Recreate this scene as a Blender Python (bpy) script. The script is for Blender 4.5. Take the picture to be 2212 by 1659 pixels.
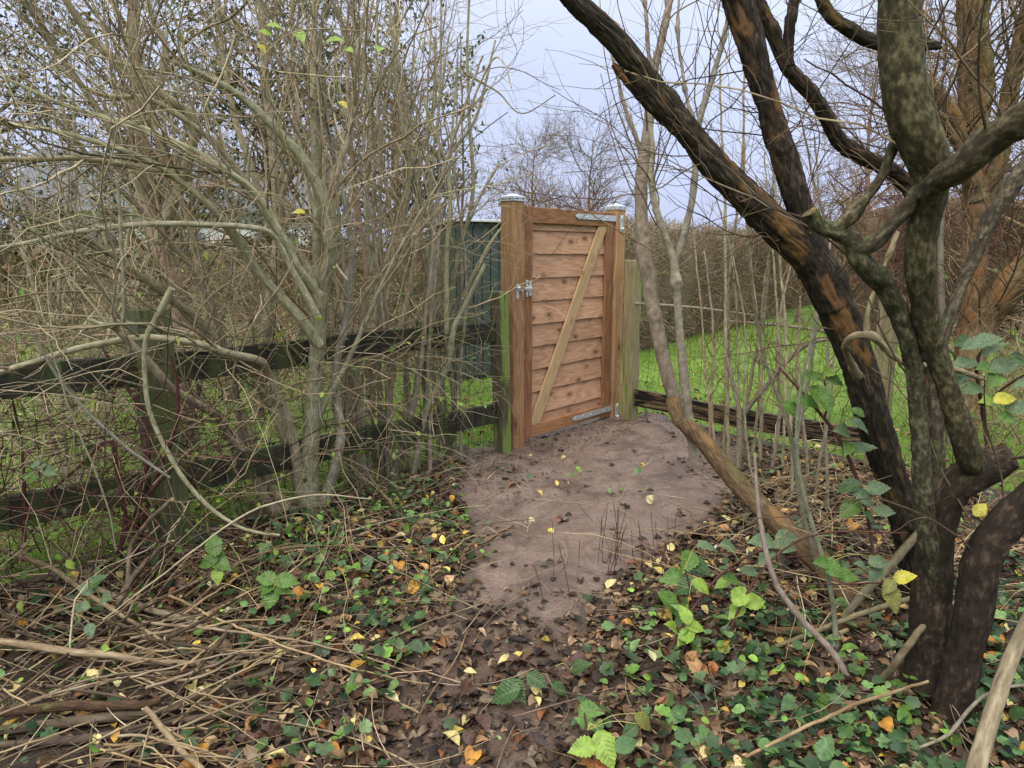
import bpy, bmesh, math, random
import numpy as np
from mathutils import Vector, Matrix

# ------------------------------------------------------------------ scene, camera, light
for o in list(bpy.data.objects):
    bpy.data.objects.remove(o)
scene = bpy.context.scene
COL = scene.collection
F, CX, CY, CAMH = 1535.0, 1106.0, 829.5, 1.5          # focal length and centre in units of a 2212 px wide picture
TH = math.atan(280.5 / F); CT, ST = math.cos(TH), math.sin(TH)
cam = bpy.data.cameras.new('camera'); camo = bpy.data.objects.new('camera', cam); COL.objects.link(camo)
camo.location = (0, 0, CAMH); camo.rotation_euler = (math.pi / 2 - TH, 0, 0)
cam.sensor_width = 36; cam.lens = 36 * F / 2212; cam.clip_start = 0.02; cam.clip_end = 2000
scene.camera = camo

SUN_EL, SUN_AZ = math.radians(48), math.radians(205)
world = bpy.data.worlds.new('World'); scene.world = world; world.use_nodes = True
nt = world.node_tree; nt.nodes.clear()
wo = nt.nodes.new('ShaderNodeOutputWorld'); bg = nt.nodes.new('ShaderNodeBackground')
sky = nt.nodes.new('ShaderNodeTexSky'); sky.sky_type = 'NISHITA'; sky.sun_disc = False
sky.sun_elevation = SUN_EL; sky.sun_rotation = SUN_AZ; sky.air_density = 1.0; sky.dust_density = 3.0
sks = nt.nodes.new('ShaderNodeVectorMath'); sks.operation = 'SCALE'; sks.inputs['Scale'].default_value = 0.08
nt.links.new(sky.outputs[0], sks.inputs[0])
tc = nt.nodes.new('ShaderNodeTexCoord'); sx = nt.nodes.new('ShaderNodeSeparateXYZ'); nt.links.new(tc.outputs['Generated'], sx.inputs[0])
cr = nt.nodes.new('ShaderNodeValToRGB'); nt.links.new(sx.outputs['Z'], cr.inputs[0])   # overcast: brightens steadily to the zenith
e = cr.color_ramp.elements
e[0].position = 0.0; e[0].color = (.46, .515, .74, 1)
e[1].position = 1.0; e[1].color = (1.0, .97, .90, 1)
m1 = e.new(0.2); m1.color = (.54, .605, .82, 1)
m2 = e.new(0.45); m2.color = (.72, .775, .90, 1)
zs = nt.nodes.new('ShaderNodeMapRange'); zs.inputs[1].default_value = 0.35; zs.inputs[2].default_value = 1; zs.inputs[3].default_value = 1; zs.inputs[4].default_value = 2.3
nt.links.new(sx.outputs['Z'], zs.inputs[0])
cn = nt.nodes.new('ShaderNodeTexNoise'); cn.inputs['Scale'].default_value = 2.2; cn.inputs['Detail'].default_value = 3; nt.links.new(tc.outputs['Generated'], cn.inputs['Vector'])
cm = nt.nodes.new('ShaderNodeMapRange'); cm.inputs[1].default_value = .3; cm.inputs[2].default_value = .7; cm.inputs[3].default_value = .94; cm.inputs[4].default_value = 1.06; nt.links.new(cn.outputs['Fac'], cm.inputs[0])   # faint cloud tone
zc = nt.nodes.new('ShaderNodeMath'); zc.operation = 'MULTIPLY'; nt.links.new(cm.outputs[0], zc.inputs[1])
ov = nt.nodes.new('ShaderNodeVectorMath'); ov.operation = 'SCALE'; nt.links.new(zs.outputs[0], zc.inputs[0])
nt.links.new(cr.outputs[0], ov.inputs[0]); nt.links.new(zc.outputs[0], ov.inputs['Scale'])
mx = nt.nodes.new('ShaderNodeMix'); mx.data_type = 'RGBA'; mx.inputs[0].default_value = 0.12
nt.links.new(ov.outputs[0], mx.inputs[6]); nt.links.new(sks.outputs[0], mx.inputs[7])
nt.links.new(mx.outputs[2], bg.inputs[0]); bg.inputs[1].default_value = 1.0
nt.links.new(bg.outputs[0], wo.inputs[0])
sun = bpy.data.lights.new('sun', 'SUN'); sun.energy = 1.5; sun.angle = math.radians(25); sun.color = (1, .95, .86)
suno = bpy.data.objects.new('sun', sun); COL.objects.link(suno)
suno.rotation_euler = (math.pi / 2 - SUN_EL, 0, math.pi - SUN_AZ)
vs = scene.view_settings; vs.view_transform = 'Standard'; vs.look = 'None'; vs.exposure = 0.5; vs.gamma = 1; vs.use_curve_mapping = False

cy = scene.cycles; cy.max_bounces = 5; cy.diffuse_bounces = 3; cy.glossy_bounces = 2; cy.transmission_bounces = 3; cy.caustics_reflective = False; cy.caustics_refractive = False

# ------------------------------------------------------------------ helpers
rng = np.random.default_rng(7)
A = lambda *a: np.array(a, float)

def ray(u, v):
    a = (np.asarray(u, float) - CX) / F; b = (CY - np.asarray(v, float)) / F
    return np.stack([a, CT + b * ST, -ST + b * CT], -1)
def P(u, v, Y):
    r = ray(u, v); return r * (np.asarray(Y, float) / r[..., 1])[..., None] + A(0, 0, CAMH)
def G(u, v, z=0.0):
    r = ray(u, v); return r * ((z - CAMH) / r[..., 2])[..., None] + A(0, 0, CAMH)
def pix(p):
    p = np.asarray(p, float); z = p[..., 2] - CAMH; d = p[..., 1] * CT - z * ST; h = p[..., 1] * ST + z * CT
    return CX + F * p[..., 0] / d, CY - F * h / d, d

def _h(i, j, s):
    n = (i * 374761393 + j * 668265263 + s * 1442695041) & 0x7fffffff
    n = ((n ^ (n >> 13)) * 1274126177) & 0x7fffffff
    return ((n ^ (n >> 16)) & 0xffff) / 65535.0
def vnoise(x, y, s=0):
    x = np.asarray(x, float); y = np.asarray(y, float)
    i = np.floor(x).astype(np.int64); j = np.floor(y).astype(np.int64); f = x - i; g = y - j
    f = f * f * (3 - 2 * f); g = g * g * (3 - 2 * g)
    return (_h(i, j, s) * (1 - f) + _h(i + 1, j, s) * f) * (1 - g) + (_h(i, j + 1, s) * (1 - f) + _h(i + 1, j + 1, s) * f) * g
def fbm(x, y, s=0, o=4):
    r = 0; a = .5
    for k in range(o):
        r = r + a * (vnoise(x * 2 ** k + 17 * k, y * 2 ** k - 9 * k, s + k) - .5); a *= .5
    return r
def sstep(a, b, x):
    t = np.clip((x - a) / (b - a), 0, 1); return t * t * (3 - 2 * t)
def norm(v):
    return v / np.maximum(np.linalg.norm(v, axis=-1, keepdims=True), 1e-9)

def tag(o, label=None, cat=None, group=None, kind=None):
    if label: o['label'] = label
    if cat: o['category'] = cat
    if group: o['group'] = group
    if kind: o['kind'] = kind
    return o
def empty(name, loc=(0, 0, 0), rz=0.0):
    o = bpy.data.objects.new(name, None); COL.objects.link(o); o.location = loc; o.rotation_euler = (0, 0, rz); o.empty_display_size = .1
    return o

class MB:
    """collects vertices and faces; build() links them as ONE mesh object"""
    def __init__(s):
        s.V = []; s.Q = []; s.T = []; s.C = []; s.B = []; s.n = 0
    def add(s, V, Q=None, T=None, col=None, bark=None):
        V = np.asarray(V, float).reshape(-1, 3); n = len(V)
        if Q is not None and len(Q): s.Q.append(np.asarray(Q, np.int64).reshape(-1, 4) + s.n)
        if T is not None and len(T): s.T.append(np.asarray(T, np.int64).reshape(-1, 3) + s.n)
        s.V.append(V); s.C.append(np.broadcast_to(np.asarray((1., 1., 1.) if col is None else col, float), (n, 3)))
        s.B.append(V if bark is None else bark); s.n += n
    def tubes(s, Pt, R, sides=5, col=None, rough=0.0, cap=False):
        Pt = np.asarray(Pt, float); R = np.asarray(R, float)
        if Pt.ndim == 2: Pt = Pt[None]; R = R[None]
        M, N = R.shape
        T = norm(np.gradient(Pt, axis=1)); mt = norm(T.mean(1) + 1e-6)
        ref = norm(np.cross(mt, rng.normal(size=(M, 3))))[:, None, :]
        U = norm(ref - (ref * T).sum(-1, keepdims=True) * T); W = np.cross(T, U)
        a = np.arange(sides) * 2 * np.pi / sides
        ln = np.concatenate([np.zeros((M, 1)), np.cumsum(np.linalg.norm(np.diff(Pt, axis=1), axis=-1), 1)], 1)
        RR = np.repeat(R[:, :, None], sides, 2)
        if rough:
            for k in range(7):
                ka = rng.integers(1, 6, size=(M, 1, 1)); fl = rng.uniform(2, 14, size=(M, 1, 1)); ph = rng.uniform(0, 6.28, size=(M, 1, 1))
                RR = RR * (1 + rough * .5 * np.sin(ka * a[None, None] + fl * ln[:, :, None] + ph))
            RR = RR * (1 + rough * rng.normal(size=RR.shape) * .35)
        ca = np.cos(a)[None, None, :, None]; sa = np.sin(a)[None, None, :, None]
        V = Pt[:, :, None] + RR[..., None] * (ca * U[:, :, None] + sa * W[:, :, None])
        off = rng.uniform(0, 50, size=(M, 1, 1))
        bark = np.stack([R[:, :, None] * np.cos(a) + off, R[:, :, None] * np.sin(a) + 0 * off, np.repeat(ln[:, :, None], sides, 2) + off], -1)
        idx = np.arange(M * N * sides).reshape(M, N, sides); nx = np.roll(idx, -1, 2)
        Q = np.stack([idx[:, :-1], nx[:, :-1], nx[:, 1:], idx[:, 1:]], -1).reshape(-1, 4)
        c = None
        if col is not None:
            col = np.asarray(col, float)
            c = np.repeat(col, N * sides, 0) if col.ndim == 2 else col
        s.add(V.reshape(-1, 3), Q, None, c, bark.reshape(-1, 3))
        if cap:
            for end in (0, N - 1):
                Vc = np.concatenate([V[:, end].reshape(M, sides, 3), V[:, end].mean(1)[:, None]], 1)
                base = (np.arange(M) * (sides + 1))[:, None]; k = np.arange(sides)[None]
                a1 = base + k; a2 = base + (k + 1) % sides; ce = base + sides + 0 * k
                Tt = np.stack([a2, a1, ce] if end == 0 else [a1, a2, ce], -1).reshape(-1, 3)
                s.add(Vc.reshape(-1, 3), None, Tt, (1.5, 1.3, 1.0) if cap == 'cut' else (1, 1, 1), Vc.reshape(-1, 3) * A(1, 1, 1))
    def trunk(s, Pt, R, mode='ridge', col=(1, 1, 1), flare=True):
        """one thick stem with real relief: fissured plates ('ridge') or lumps, scars and rings ('lump')"""
        L = np.linalg.norm(np.diff(Pt, axis=0), axis=1).sum(); n = max(8, int(L / (.010 if mode == 'ridge' else .013))); q = resample(np.column_stack([Pt, R]), n); Pt = q[:, :3]; R = q[:, 3].copy()
        sides = int(np.clip(R.mean() * 2 * np.pi / .0052, 20, 104)); l = np.linspace(0, L, n)
        if flare: R = R * (1 + .10 * np.exp(-l / (R[0] * 1.6)))
        T = norm(np.gradient(Pt, axis=0)); ref = norm(np.cross(T.mean(0), A(.3, .9, .2))); U = norm(ref - (T @ ref)[:, None] * T); W = np.cross(T, U)
        a = np.arange(sides) / sides; sd = int(rng.integers(1, 9999)); AA, LL = np.meshgrid(a, l)
        def pn(K, fy, sd, tw=0.):
            x = AA * K; y = LL * fy; i = np.floor(x).astype(np.int64); j = np.floor(y).astype(np.int64); f = x - i; g = y - j; f = f * f * (3 - 2 * f); g = g * g * (3 - 2 * g)
            h = lambda ii, jj: _h(ii % K, jj, sd)
            return (h(i, j) * (1 - f) + h(i + 1, j) * f) * (1 - g) + (h(i, j + 1) * (1 - f) + h(i + 1, j + 1) * f) * g - .5
        rm = R.mean(); big = pn(4, 5, sd) * .16 + pn(7, 13, sd + 1) * .08
        if mode == 'ridge':
            K = max(8, int(rm * 2 * np.pi / .016)); w = pn(K, 14, sd + 2) + .5 * pn(2 * K, 30, sd + 3); crack = 1 - np.clip(np.abs(w) / .22, 0, 1)
            d = big * rm - .0075 * crack ** 1.5 + .004 * pn(3 * K, 60, sd + 4)
        else:
            K = max(8, int(rm * 2 * np.pi / .03)); d = big * rm * 1.1 + .005 * pn(K, 40, sd + 2) + .003 * pn(3 * K, 90, sd + 3)
        for k in range(int(L * 3.5) + 1):                   # knots and old branch scars
            a0, l0, w0 = rng.uniform(), rng.uniform(0, L), rng.uniform(.012, .03); da = np.abs(AA - a0); da = np.minimum(da, 1 - da) * 2 * np.pi * rm; rr_ = np.sqrt(da ** 2 + (LL - l0) ** 2) / w0
            d = d + w0 * .5 * np.exp(-rr_ ** 2) - w0 * .55 * np.exp(-(rr_ * 2.6) ** 2)
        RR = np.maximum(R[:, None] + d, R[:, None] * .5); c = np.cos(2 * np.pi * a)[None, :, None]; sn = np.sin(2 * np.pi * a)[None, :, None]
        V = Pt[:, None] + RR[..., None] * (c * U[:, None] + sn * W[:, None]); off = rng.uniform(0, 50)
        bark = np.stack([RR * c[..., 0] + off, RR * sn[..., 0], LL + off], -1); idx = np.arange(n * sides).reshape(n, sides); nx = np.roll(idx, -1, 1)
        s.add(V.reshape(-1, 3), np.stack([idx[:-1], nx[:-1], nx[1:], idx[1:]], -1).reshape(-1, 4), None, col, bark.reshape(-1, 3))
        for end in (0, n - 1):
            Vc = np.vstack([V[end], V[end].mean(0) + T[end] * (-1 if end == 0 else 1) * R[end] * .12]); k = np.arange(sides); Tt = np.stack([(k + 1) % sides, k, 0 * k + sides] if end == 0 else [k, (k + 1) % sides, 0 * k + sides], -1); s.add(Vc, None, Tt, (1.7, 1.45, 1.05))
    def build(s, name, mat, parent=None, smooth=True, origin=None):
        me = bpy.data.meshes.new(name); V = np.concatenate(s.V)
        if origin is not None: V = V - np.asarray(origin, float)
        Q = np.concatenate(s.Q) if s.Q else np.zeros((0, 4), np.int64); T = np.concatenate(s.T) if s.T else np.zeros((0, 3), np.int64)
        me.vertices.add(len(V)); me.vertices.foreach_set('co', V.astype(np.float32).ravel())
        li = np.concatenate([Q.ravel(), T.ravel()]); me.loops.add(len(li)); me.loops.foreach_set('vertex_index', li.astype(np.int32))
        tot = np.concatenate([np.full(len(Q), 4), np.full(len(T), 3)]); st = np.concatenate([[0], np.cumsum(tot)[:-1]])
        me.polygons.add(len(tot)); me.polygons.foreach_set('loop_start', st.astype(np.int32)); me.polygons.foreach_set('loop_total', tot.astype(np.int32))
        me.polygons.foreach_set('use_smooth', np.full(len(tot), smooth))
        C = np.concatenate(s.C); ca = me.attributes.new('Col', 'FLOAT_COLOR', 'POINT')
        ca.data.foreach_set('color', np.concatenate([C, np.ones((len(C), 1))], 1).astype(np.float32).ravel())
        ba = me.attributes.new('bark', 'FLOAT_VECTOR', 'POINT'); ba.data.foreach_set('vector', np.concatenate(s.B).astype(np.float32).ravel())
        me.update(calc_edges=True); me.validate()
        me.materials.append(mat)
        o = bpy.data.objects.new(name, me); COL.objects.link(o)
        if origin is not None: o.location = origin
        if parent is not None: o.parent = parent
        return o

def resample(pts, n):
    """Catmull-Rom through pts (any columns), n points evenly along the length"""
    p = np.asarray(pts, float)
    if len(p) == 2: dense = p[0] + (p[1] - p[0]) * np.linspace(0, 1, 20)[:, None]
    else:
        q = np.vstack([2 * p[0] - p[1], p, 2 * p[-1] - p[-2]]); out = []
        t = np.linspace(0, 1, 10, endpoint=False)[:, None]
        for i in range(1, len(q) - 2):
            a, b, c, d = q[i - 1], q[i], q[i + 1], q[i + 2]
            out.append(.5 * (2 * b + (c - a) * t + (2 * a - 5 * b + 4 * c - d) * t ** 2 + (3 * b - a - 3 * c + d) * t ** 3))
        dense = np.vstack(out + [p[-1:]])
    L = np.concatenate([[0], np.cumsum(np.linalg.norm(np.diff(dense[:, :3], axis=0), axis=1))]); s = np.linspace(0, L[-1], n)
    return np.stack([np.interp(s, L, dense[:, k]) for k in range(dense.shape[1])], 1)

def trace(pts, Y, n=None, wob=0.0):
    """picture trace [(u,v,width)] with distances Y (one per point or first,last) -> points, radii"""
    p = np.asarray(pts, float)
    Y = np.interp(np.linspace(0, 1, len(p)), np.linspace(0, 1, len(np.atleast_1d(Y))), np.atleast_1d(Y))
    w = P(p[:, 0], p[:, 1], Y); dep = pix(w)[2]
    q = np.column_stack([w, p[:, 2] * .5 * dep / F])
    L = np.linalg.norm(np.diff(w, axis=0), axis=1).sum()
    n = n or max(5, int(L / .05)); q = resample(q, n)
    if wob:
        k = np.cumsum(rng.normal(size=(n, 3)), 0); k -= np.linspace(0, 1, n)[:, None] * k[-1]; q[:, :3] += wob * k / math.sqrt(n)
    return q[:, :3], np.maximum(q[:, 3], .0012)

def spawn(Pt, R, count, L=(.2, .6), n=5, ang=(25, 65), up=.15, rs=.5, rr=(.0014, .01), wander=.14, t=(.15, 1), taper=.45, bias=None, grav=0.):
    """side shoots growing from a set of tubes [M,N,3]"""
    M, N, _ = Pt.shape
    ln = np.linalg.norm(np.diff(Pt, axis=1), axis=-1).sum(1); m = rng.choice(M, count, p=ln / ln.sum())
    x = rng.uniform(*t, size=count) * (N - 1); i = np.minimum(x.astype(int), N - 2); f = (x - i)[:, None]
    p0 = Pt[m, i] * (1 - f) + Pt[m, i + 1] * f; tn = norm(Pt[m, i + 1] - Pt[m, i]); r0 = R[m, i] * (1 - f[:, 0]) + R[m, i + 1] * f[:, 0]
    perp = norm(np.cross(tn, rng.normal(size=(count, 3)))); a = np.radians(rng.uniform(*ang, size=count))[:, None]
    d = np.cos(a) * tn + np.sin(a) * perp; d[:, 2] += up
    if bias is not None: d = d + np.asarray(bias)
    d = norm(d); Lr = rng.uniform(*L, size=count)[:, None]
    r = np.clip(r0 * rs * rng.uniform(.6, 1.1, size=count), *rr)
    out = np.empty((count, n, 3)); out[:, 0] = p0
    for k in range(1, n):
        out[:, k] = out[:, k - 1] + d * Lr / (n - 1)
        d = norm(d + wander * rng.normal(size=d.shape) + A(0, 0, grav))
    return out, r[:, None] * np.linspace(1, taper, n)[None]

def tints(n, base=(1, 1, 1), amp=.22, hue=.05):
    b = np.asarray(base, float) * np.exp(1.6 * amp * rng.normal(size=(n, 1))); b = b * (1 + hue * rng.normal(size=(n, 3)))
    return np.clip(b, .25, 2.2)

# ------------------------------------------------------------------ materials
class NM:
    def __init__(s, name):
        s.m = bpy.data.materials.new(name); s.m.use_nodes = True; s.t = s.m.node_tree; s.b = s.t.nodes['Principled BSDF']; s.out = s.t.nodes['Material Output']
    def n(s, typ, **k):
        nd = s.t.nodes.new('ShaderNode' + typ)
        for a, b in k.items(): setattr(nd, a, b)
        return nd
    def l(s, a, b): s.t.links.new(a, b)
    def setv(s, inp, v):
        if hasattr(v, 'is_linked') or isinstance(v, bpy.types.NodeSocket): s.l(v, inp)
        else: inp.default_value = v
    def attr(s, name): return s.n('Attribute', attribute_name=name)
    def mapping(s, vec, scale=(1, 1, 1), loc=None):
        m = s.n('Mapping'); s.l(vec, m.inputs['Vector']); m.inputs['Scale'].default_value = scale
        if loc is not None: s.setv(m.inputs['Location'], loc)
        return m.outputs[0]
    def noise(s, vec, scale, detail=3, rough=.55, dist=0.):
        t = s.n('TexNoise'); s.l(vec, t.inputs['Vector']); t.inputs['Scale'].default_value = scale; t.inputs['Detail'].default_value = detail
        t.inputs['Roughness'].default_value = rough; t.inputs['Distortion'].default_value = dist; return t.outputs['Fac']
    def ramp(s, fac, stops):
        r = s.n('ValToRGB'); s.l(fac, r.inputs[0]); e = r.color_ramp.elements
        while len(e) < len(stops): e.new(.5)
        for k, (p, c) in enumerate(stops): e[k].position = p; e[k].color = (*c, 1) if len(c) == 3 else c
        return r.outputs[0]
    def mix(s, f, a, b, mode='MIX'):
        m = s.n('Mix', data_type='RGBA', blend_type=mode)
        s.setv(m.inputs[0], f)
        for i, v in ((6, a), (7, b)):
            if isinstance(v, tuple): m.inputs[i].default_value = (*v, 1) if len(v) == 3 else v
            else: s.l(v, m.inputs[i])
        return m.outputs[2]
    def math(s, op, a, b=0., clamp=False):
        m = s.n('Math', operation=op, use_clamp=clamp); s.setv(m.inputs[0], a); s.setv(m.inputs[1], b); return m.outputs[0]
    def smooth(s, x, a, b, lo=0., hi=1.):
        m = s.n('MapRange', interpolation_type='SMOOTHSTEP'); s.setv(m.inputs[0], x)
        for k, v in enumerate((a, b, lo, hi)): m.inputs[k + 1].default_value = v
        return m.outputs[0]
    def bump(s, h, strength=.5, dist=.01):
        b = s.n('Bump'); s.l(h, b.inputs['Height']); b.inputs['Strength'].default_value = strength; b.inputs['Distance'].default_value = dist
        s.l(b.outputs[0], s.b.inputs['Normal'])
    def base(s, c, rough=.8, spec=.3):
        s.setv(s.b.inputs['Base Color'], c if not isinstance(c, tuple) else (*c, 1)); s.setv(s.b.inputs['Roughness'], rough); s.b.inputs['Specular IOR Level'].default_value = spec

def mat_bark(name, stops, fine=60, stretch=.2, bump=.6, bd=.006, moss=None, mossamt=.5, spots=None, orange=None, rough=.85):
    k = NM(name); bk = k.attr('bark').outputs['Vector']; v = k.mapping(bk, (1, 1, stretch))
    n1 = k.noise(v, fine, 4, .6); n2 = k.noise(bk, 9, 5, .65); 
    f = k.math('ADD', k.math('MULTIPLY', n1, .65), k.math('MULTIPLY', n2, .35))
    c = k.ramp(f, stops); h = n1
    if orange:
        c = k.mix(k.smooth(k.noise(k.mapping(bk, (1, 1, .35)), 14, 3), .53, .66), c, orange)
    if spots:                                             # pale lenticels and lichen flecks
        vo = k.n('TexVoronoi'); k.l(k.mapping(bk, (1, 1, 1.6)), vo.inputs['Vector']); vo.inputs['Scale'].default_value = spots[1]
        c = k.mix(k.smooth(vo.outputs['Distance'], .30, .18, 0, spots[2]), c, spots[0])
        h = k.math('ADD', n1, k.smooth(vo.outputs['Distance'], .3, .15, 0, .5))
    c = k.mix(1.0, c, k.attr('Col').outputs['Color'], 'MULTIPLY')
    if moss:
        g = k.n('NewGeometry'); sp = k.n('SeparateXYZ'); k.l(g.outputs['Normal'], sp.inputs[0])
        mm = k.math('ADD', k.math('MULTIPLY', sp.outputs['Z'], .08), k.math('ADD', k.math('MULTIPLY', k.noise(bk, 4, 3), .6), k.math('MULTIPLY', k.noise(bk, 45, 4, .7), .4)))
        c = k.mix(k.smooth(mm, .66 - mossamt * .22, .76 - mossamt * .22, 0, .85), c, k.mix(k.noise(bk, 90, 2), moss, tuple(x * 2.2 for x in moss)))
    k.base(c, rough, .25); k.bump(h, bump, bd); return k.m

def mat_wood(name, light, mid, dark, axis='x', knots=1.0, green=None, rough=.7, gs=1.0):
    k = NM(name); tcn = k.n('TexCoord'); oi = k.n('ObjectInfo')
    off = k.n('CombineXYZ'); r10 = k.math('MULTIPLY', oi.outputs['Random'], 37.)
    for i in range(3): k.l(r10, off.inputs[i])
    ob = k.mapping(tcn.outputs['Object'], (1, 1, 1), off.outputs[0])
    sc = {'x': (.9, 9, 9), 'z': (9, 9, .9)}[axis]; kn = {'x': (4.6, 0.3, 9.0), 'z': (6.5, 6.5, 2.8)}[axis]
    vo = k.n('TexVoronoi'); k.l(k.mapping(ob, kn), vo.inputs['Vector']); vo.inputs['Scale'].default_value = 1.0
    kd = vo.outputs['Distance']
    warp = k.smooth(kd, .45, 0., 0, .22 * knots)
    base = k.math('ADD', k.noise(k.mapping(ob, sc), 1.0 * gs, 2, .45), warp)
    ring = k.math('SINE', k.math('MULTIPLY', base, 70.)); ring = k.smooth(ring, -.9, 1.0)
    fib = k.noise(k.mapping(ob, tuple(x * 14 for x in sc)), 1.0, 3)
    big = k.noise(ob, 2.2, 3)
    f = k.math('ADD', k.math('MULTIPLY', ring, .17), k.math('ADD', k.math('MULTIPLY', fib, .55), k.math('MULTIPLY', big, .42)))
    c = k.ramp(f, [(.25, dark), (.52, mid), (.8, light)])
    if knots:
        c = k.mix(k.smooth(kd, .34, .08, 0, .62 * knots), c, tuple(x * .55 for x in dark))
        c = k.mix(k.smooth(kd, .115, .075, 0, .9 * knots), c, (.035, .016, .009))
        c = k.mix(k.smooth(kd, .075, .03, 0, .7 * knots), c, tuple(x * .8 for x in mid))
    c = k.mix(1.0, c, k.ramp(k.math('FRACT', k.math('MULTIPLY', oi.outputs['Random'], 7.3)), [(0, (.84, .82, .80)), (1, (1.1, 1.08, 1.06))]), 'MULTIPLY')
    if green:
        gz = k.n('SeparateXYZ'); k.l(tcn.outputs['Object'], gz.inputs[0])
        ns = k.n('SeparateXYZ'); k.l(tcn.outputs['Normal'], ns.inputs[0]); nn = k.math('ADD', k.noise(k.mapping(ob, (7, 7, 1.6)), 1.0, 4, .6), k.math('MULTIPLY', ns.outputs['Y'], -green[2]))
        c = k.mix(k.smooth(nn, green[1], green[1] + .14, 0, .95), c, k.mix(k.noise(ob, 60, 3), green[0], tuple(x * .5 for x in green[0])))
        cr_ = k.noise(k.mapping(ob, (28, 28, 1.1)), 1.0, 2); c = k.mix(k.smooth(cr_, .64, .70, 0, .85), c, (.012, .012, .008))
    k.base(c, rough, .3); k.bump(k.math('ADD', k.math('MULTIPLY', ring, .35), fib), .35, .002); return k.m

def mat_leaf(name, rough=.42, trans=.25, vein=False, spec=.45):
    k = NM(name); c = k.attr('Col').outputs['Color']; bk = k.attr('bark').outputs['Vector']
    g = k.n('NewGeometry'); nz = k.noise(g.outputs['Position'], 45, 3)
    c = k.mix(1.0, c, k.ramp(nz, [(.25, (.62, .60, .58)), (.75, (1.25, 1.25, 1.2))]), 'MULTIPLY')
    if vein:
        s = k.n('SeparateXYZ'); k.l(bk, s.inputs[0]); ax = k.math('ABSOLUTE', s.outputs['X'])
        w = k.math('SINE', k.math('MULTIPLY', k.math('SUBTRACT', s.outputs['Y'], k.math('MULTIPLY', ax, .75)), 52.))
        rib = k.smooth(ax, .03, .005); vn = k.math('MAXIMUM', k.smooth(w, .72, 1.0, 0, .55), rib)
        c = k.mix(k.math('MULTIPLY', vn, .4), c, k.mix(.5, c, (.42, .50, .22)))
        k.bump(k.math('MULTIPLY', w, -1.), .22, .003)
    k.base(c, rough, spec)
    tr = k.n('BsdfTranslucent'); k.l(c, tr.inputs[0]); ms = k.n('MixShader'); ms.inputs[0].default_value = trans
    k.l(k.b.outputs[0], ms.inputs[1]); k.l(tr.outputs[0], ms.inputs[2]); k.l(ms.outputs[0], k.out.inputs[0]); return k.m

def mat_plain(name, c, rough=.6, metal=0., var=.15, nscale=25, spec=.4, bump=0.):
    k = NM(name); tcn = k.n('TexCoord'); nz = k.noise(tcn.outputs['Object'], nscale, 4)
    k.base(k.mix(nz, tuple(x * (1 - var) for x in c), tuple(x * (1 + var) for x in c)), rough, spec); k.b.inputs['Metallic'].default_value = metal
    if bump: k.bump(nz, bump, .003)
    return k.m

def mat_ground():
    k = NM('soil'); g = k.n('NewGeometry'); p = g.outputs['Position']; mud = k.attr('Col').outputs['Color']; s = k.n('SeparateColor'); k.l(mud, s.inputs[0])
    n1 = k.noise(p, 5, 5, .6); n2 = k.noise(p, 60, 4, .65); n3 = k.noise(k.mapping(p, (1, .45, 1)), 22, 5, .62, .6)
    f = k.math('ADD', k.math('MULTIPLY', n1, .5), k.math('MULTIPLY', n2, .5))
    mudc = k.ramp(f, [(.3, (.12, .080, .062)), (.5, (.20, .142, .114)), (.7, (.30, .225, .188))])
    soil = k.ramp(f, [(.3, (.018, .012, .008)), (.5, (.042, .027, .017)), (.72, (.08, .052, .033))])
    mudc = k.mix(k.smooth(k.noise(p, 2.6, 5, .65, .4), .50, .62, 0, .75), mudc, (.10, .068, .054))      # soaked patches
    c = k.mix(s.outputs['Red'], soil, mudc)
    c = k.mix(s.outputs['Green'], c, k.ramp(f, [(.3, (.055, .034, .024)), (.55, (.115, .074, .053)), (.75, (.19, .13, .10))]))
    ro = k.smooth(k.noise(p, 3.2, 5, .6), .40, .60, .30, .68)
    k.base(c, ro, .4); k.bump(k.math('ADD', k.math('MULTIPLY', n3, 1.2), k.math('MULTIPLY', n2, .6)), .95, .02); return k.m
def mat_lawn():
    k = NM('turf'); g = k.n('NewGeometry'); p = g.outputs['Position']
    f = k.math('ADD', k.math('MULTIPLY', k.noise(p, 1.3, 4), .5), k.math('MULTIPLY', k.noise(p, 38, 4, .7), .5))
    k.base(k.ramp(f, [(.3, (.06, .11, .018)), (.5, (.14, .25, .032)), (.68, (.26, .38, .075))]), .7, .2); k.bump(k.noise(p, 70, 4, .7), .9, .03); return k.m

M_tan = mat_bark('bark_tan_shrub', [(.3, (.105, .088, .052)), (.5, (.29, .250, .162)), (.7, (.50, .45, .32))], 70, .35, .6, .004, spots=((.58, .51, .38), 130, .6), moss=(.07, .08, .035), mossamt=.15)
M_twig = mat_bark('bark_twig', [(.3, (.17, .14, .09)), (.55, (.33, .285, .20)), (.75, (.50, .45, .345))], 120, .3, .3, .001)
M_dark = mat_bark('bark_ridged_dark', [(.32, (.007, .006, .0045)), (.52, (.028, .020, .013)), (.70, (.13, .10, .064))], 90, .22, .7, .006, moss=(.06, .065, .022), mossamt=.25, orange=(.15, .078, .03))
M_mossy = mat_bark('bark_smooth_mossy', [(.32, (.010, .008, .005)), (.5, (.052, .043, .024)), (.70, (.21, .185, .11))], 70, .6, .5, .004, moss=(.055, .068, .015), mossamt=.44)
M_base_shade = mat_bark('bark_old_black', [(.32, (.008, .006, .004)), (.54, (.030, .022, .013)), (.72, (.13, .10, .06))], 60, .5, .7, .006, moss=(.05, .06, .015), mossamt=.2)  # mossy tree's bark darkened to carry the shadow on its lower stems
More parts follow.
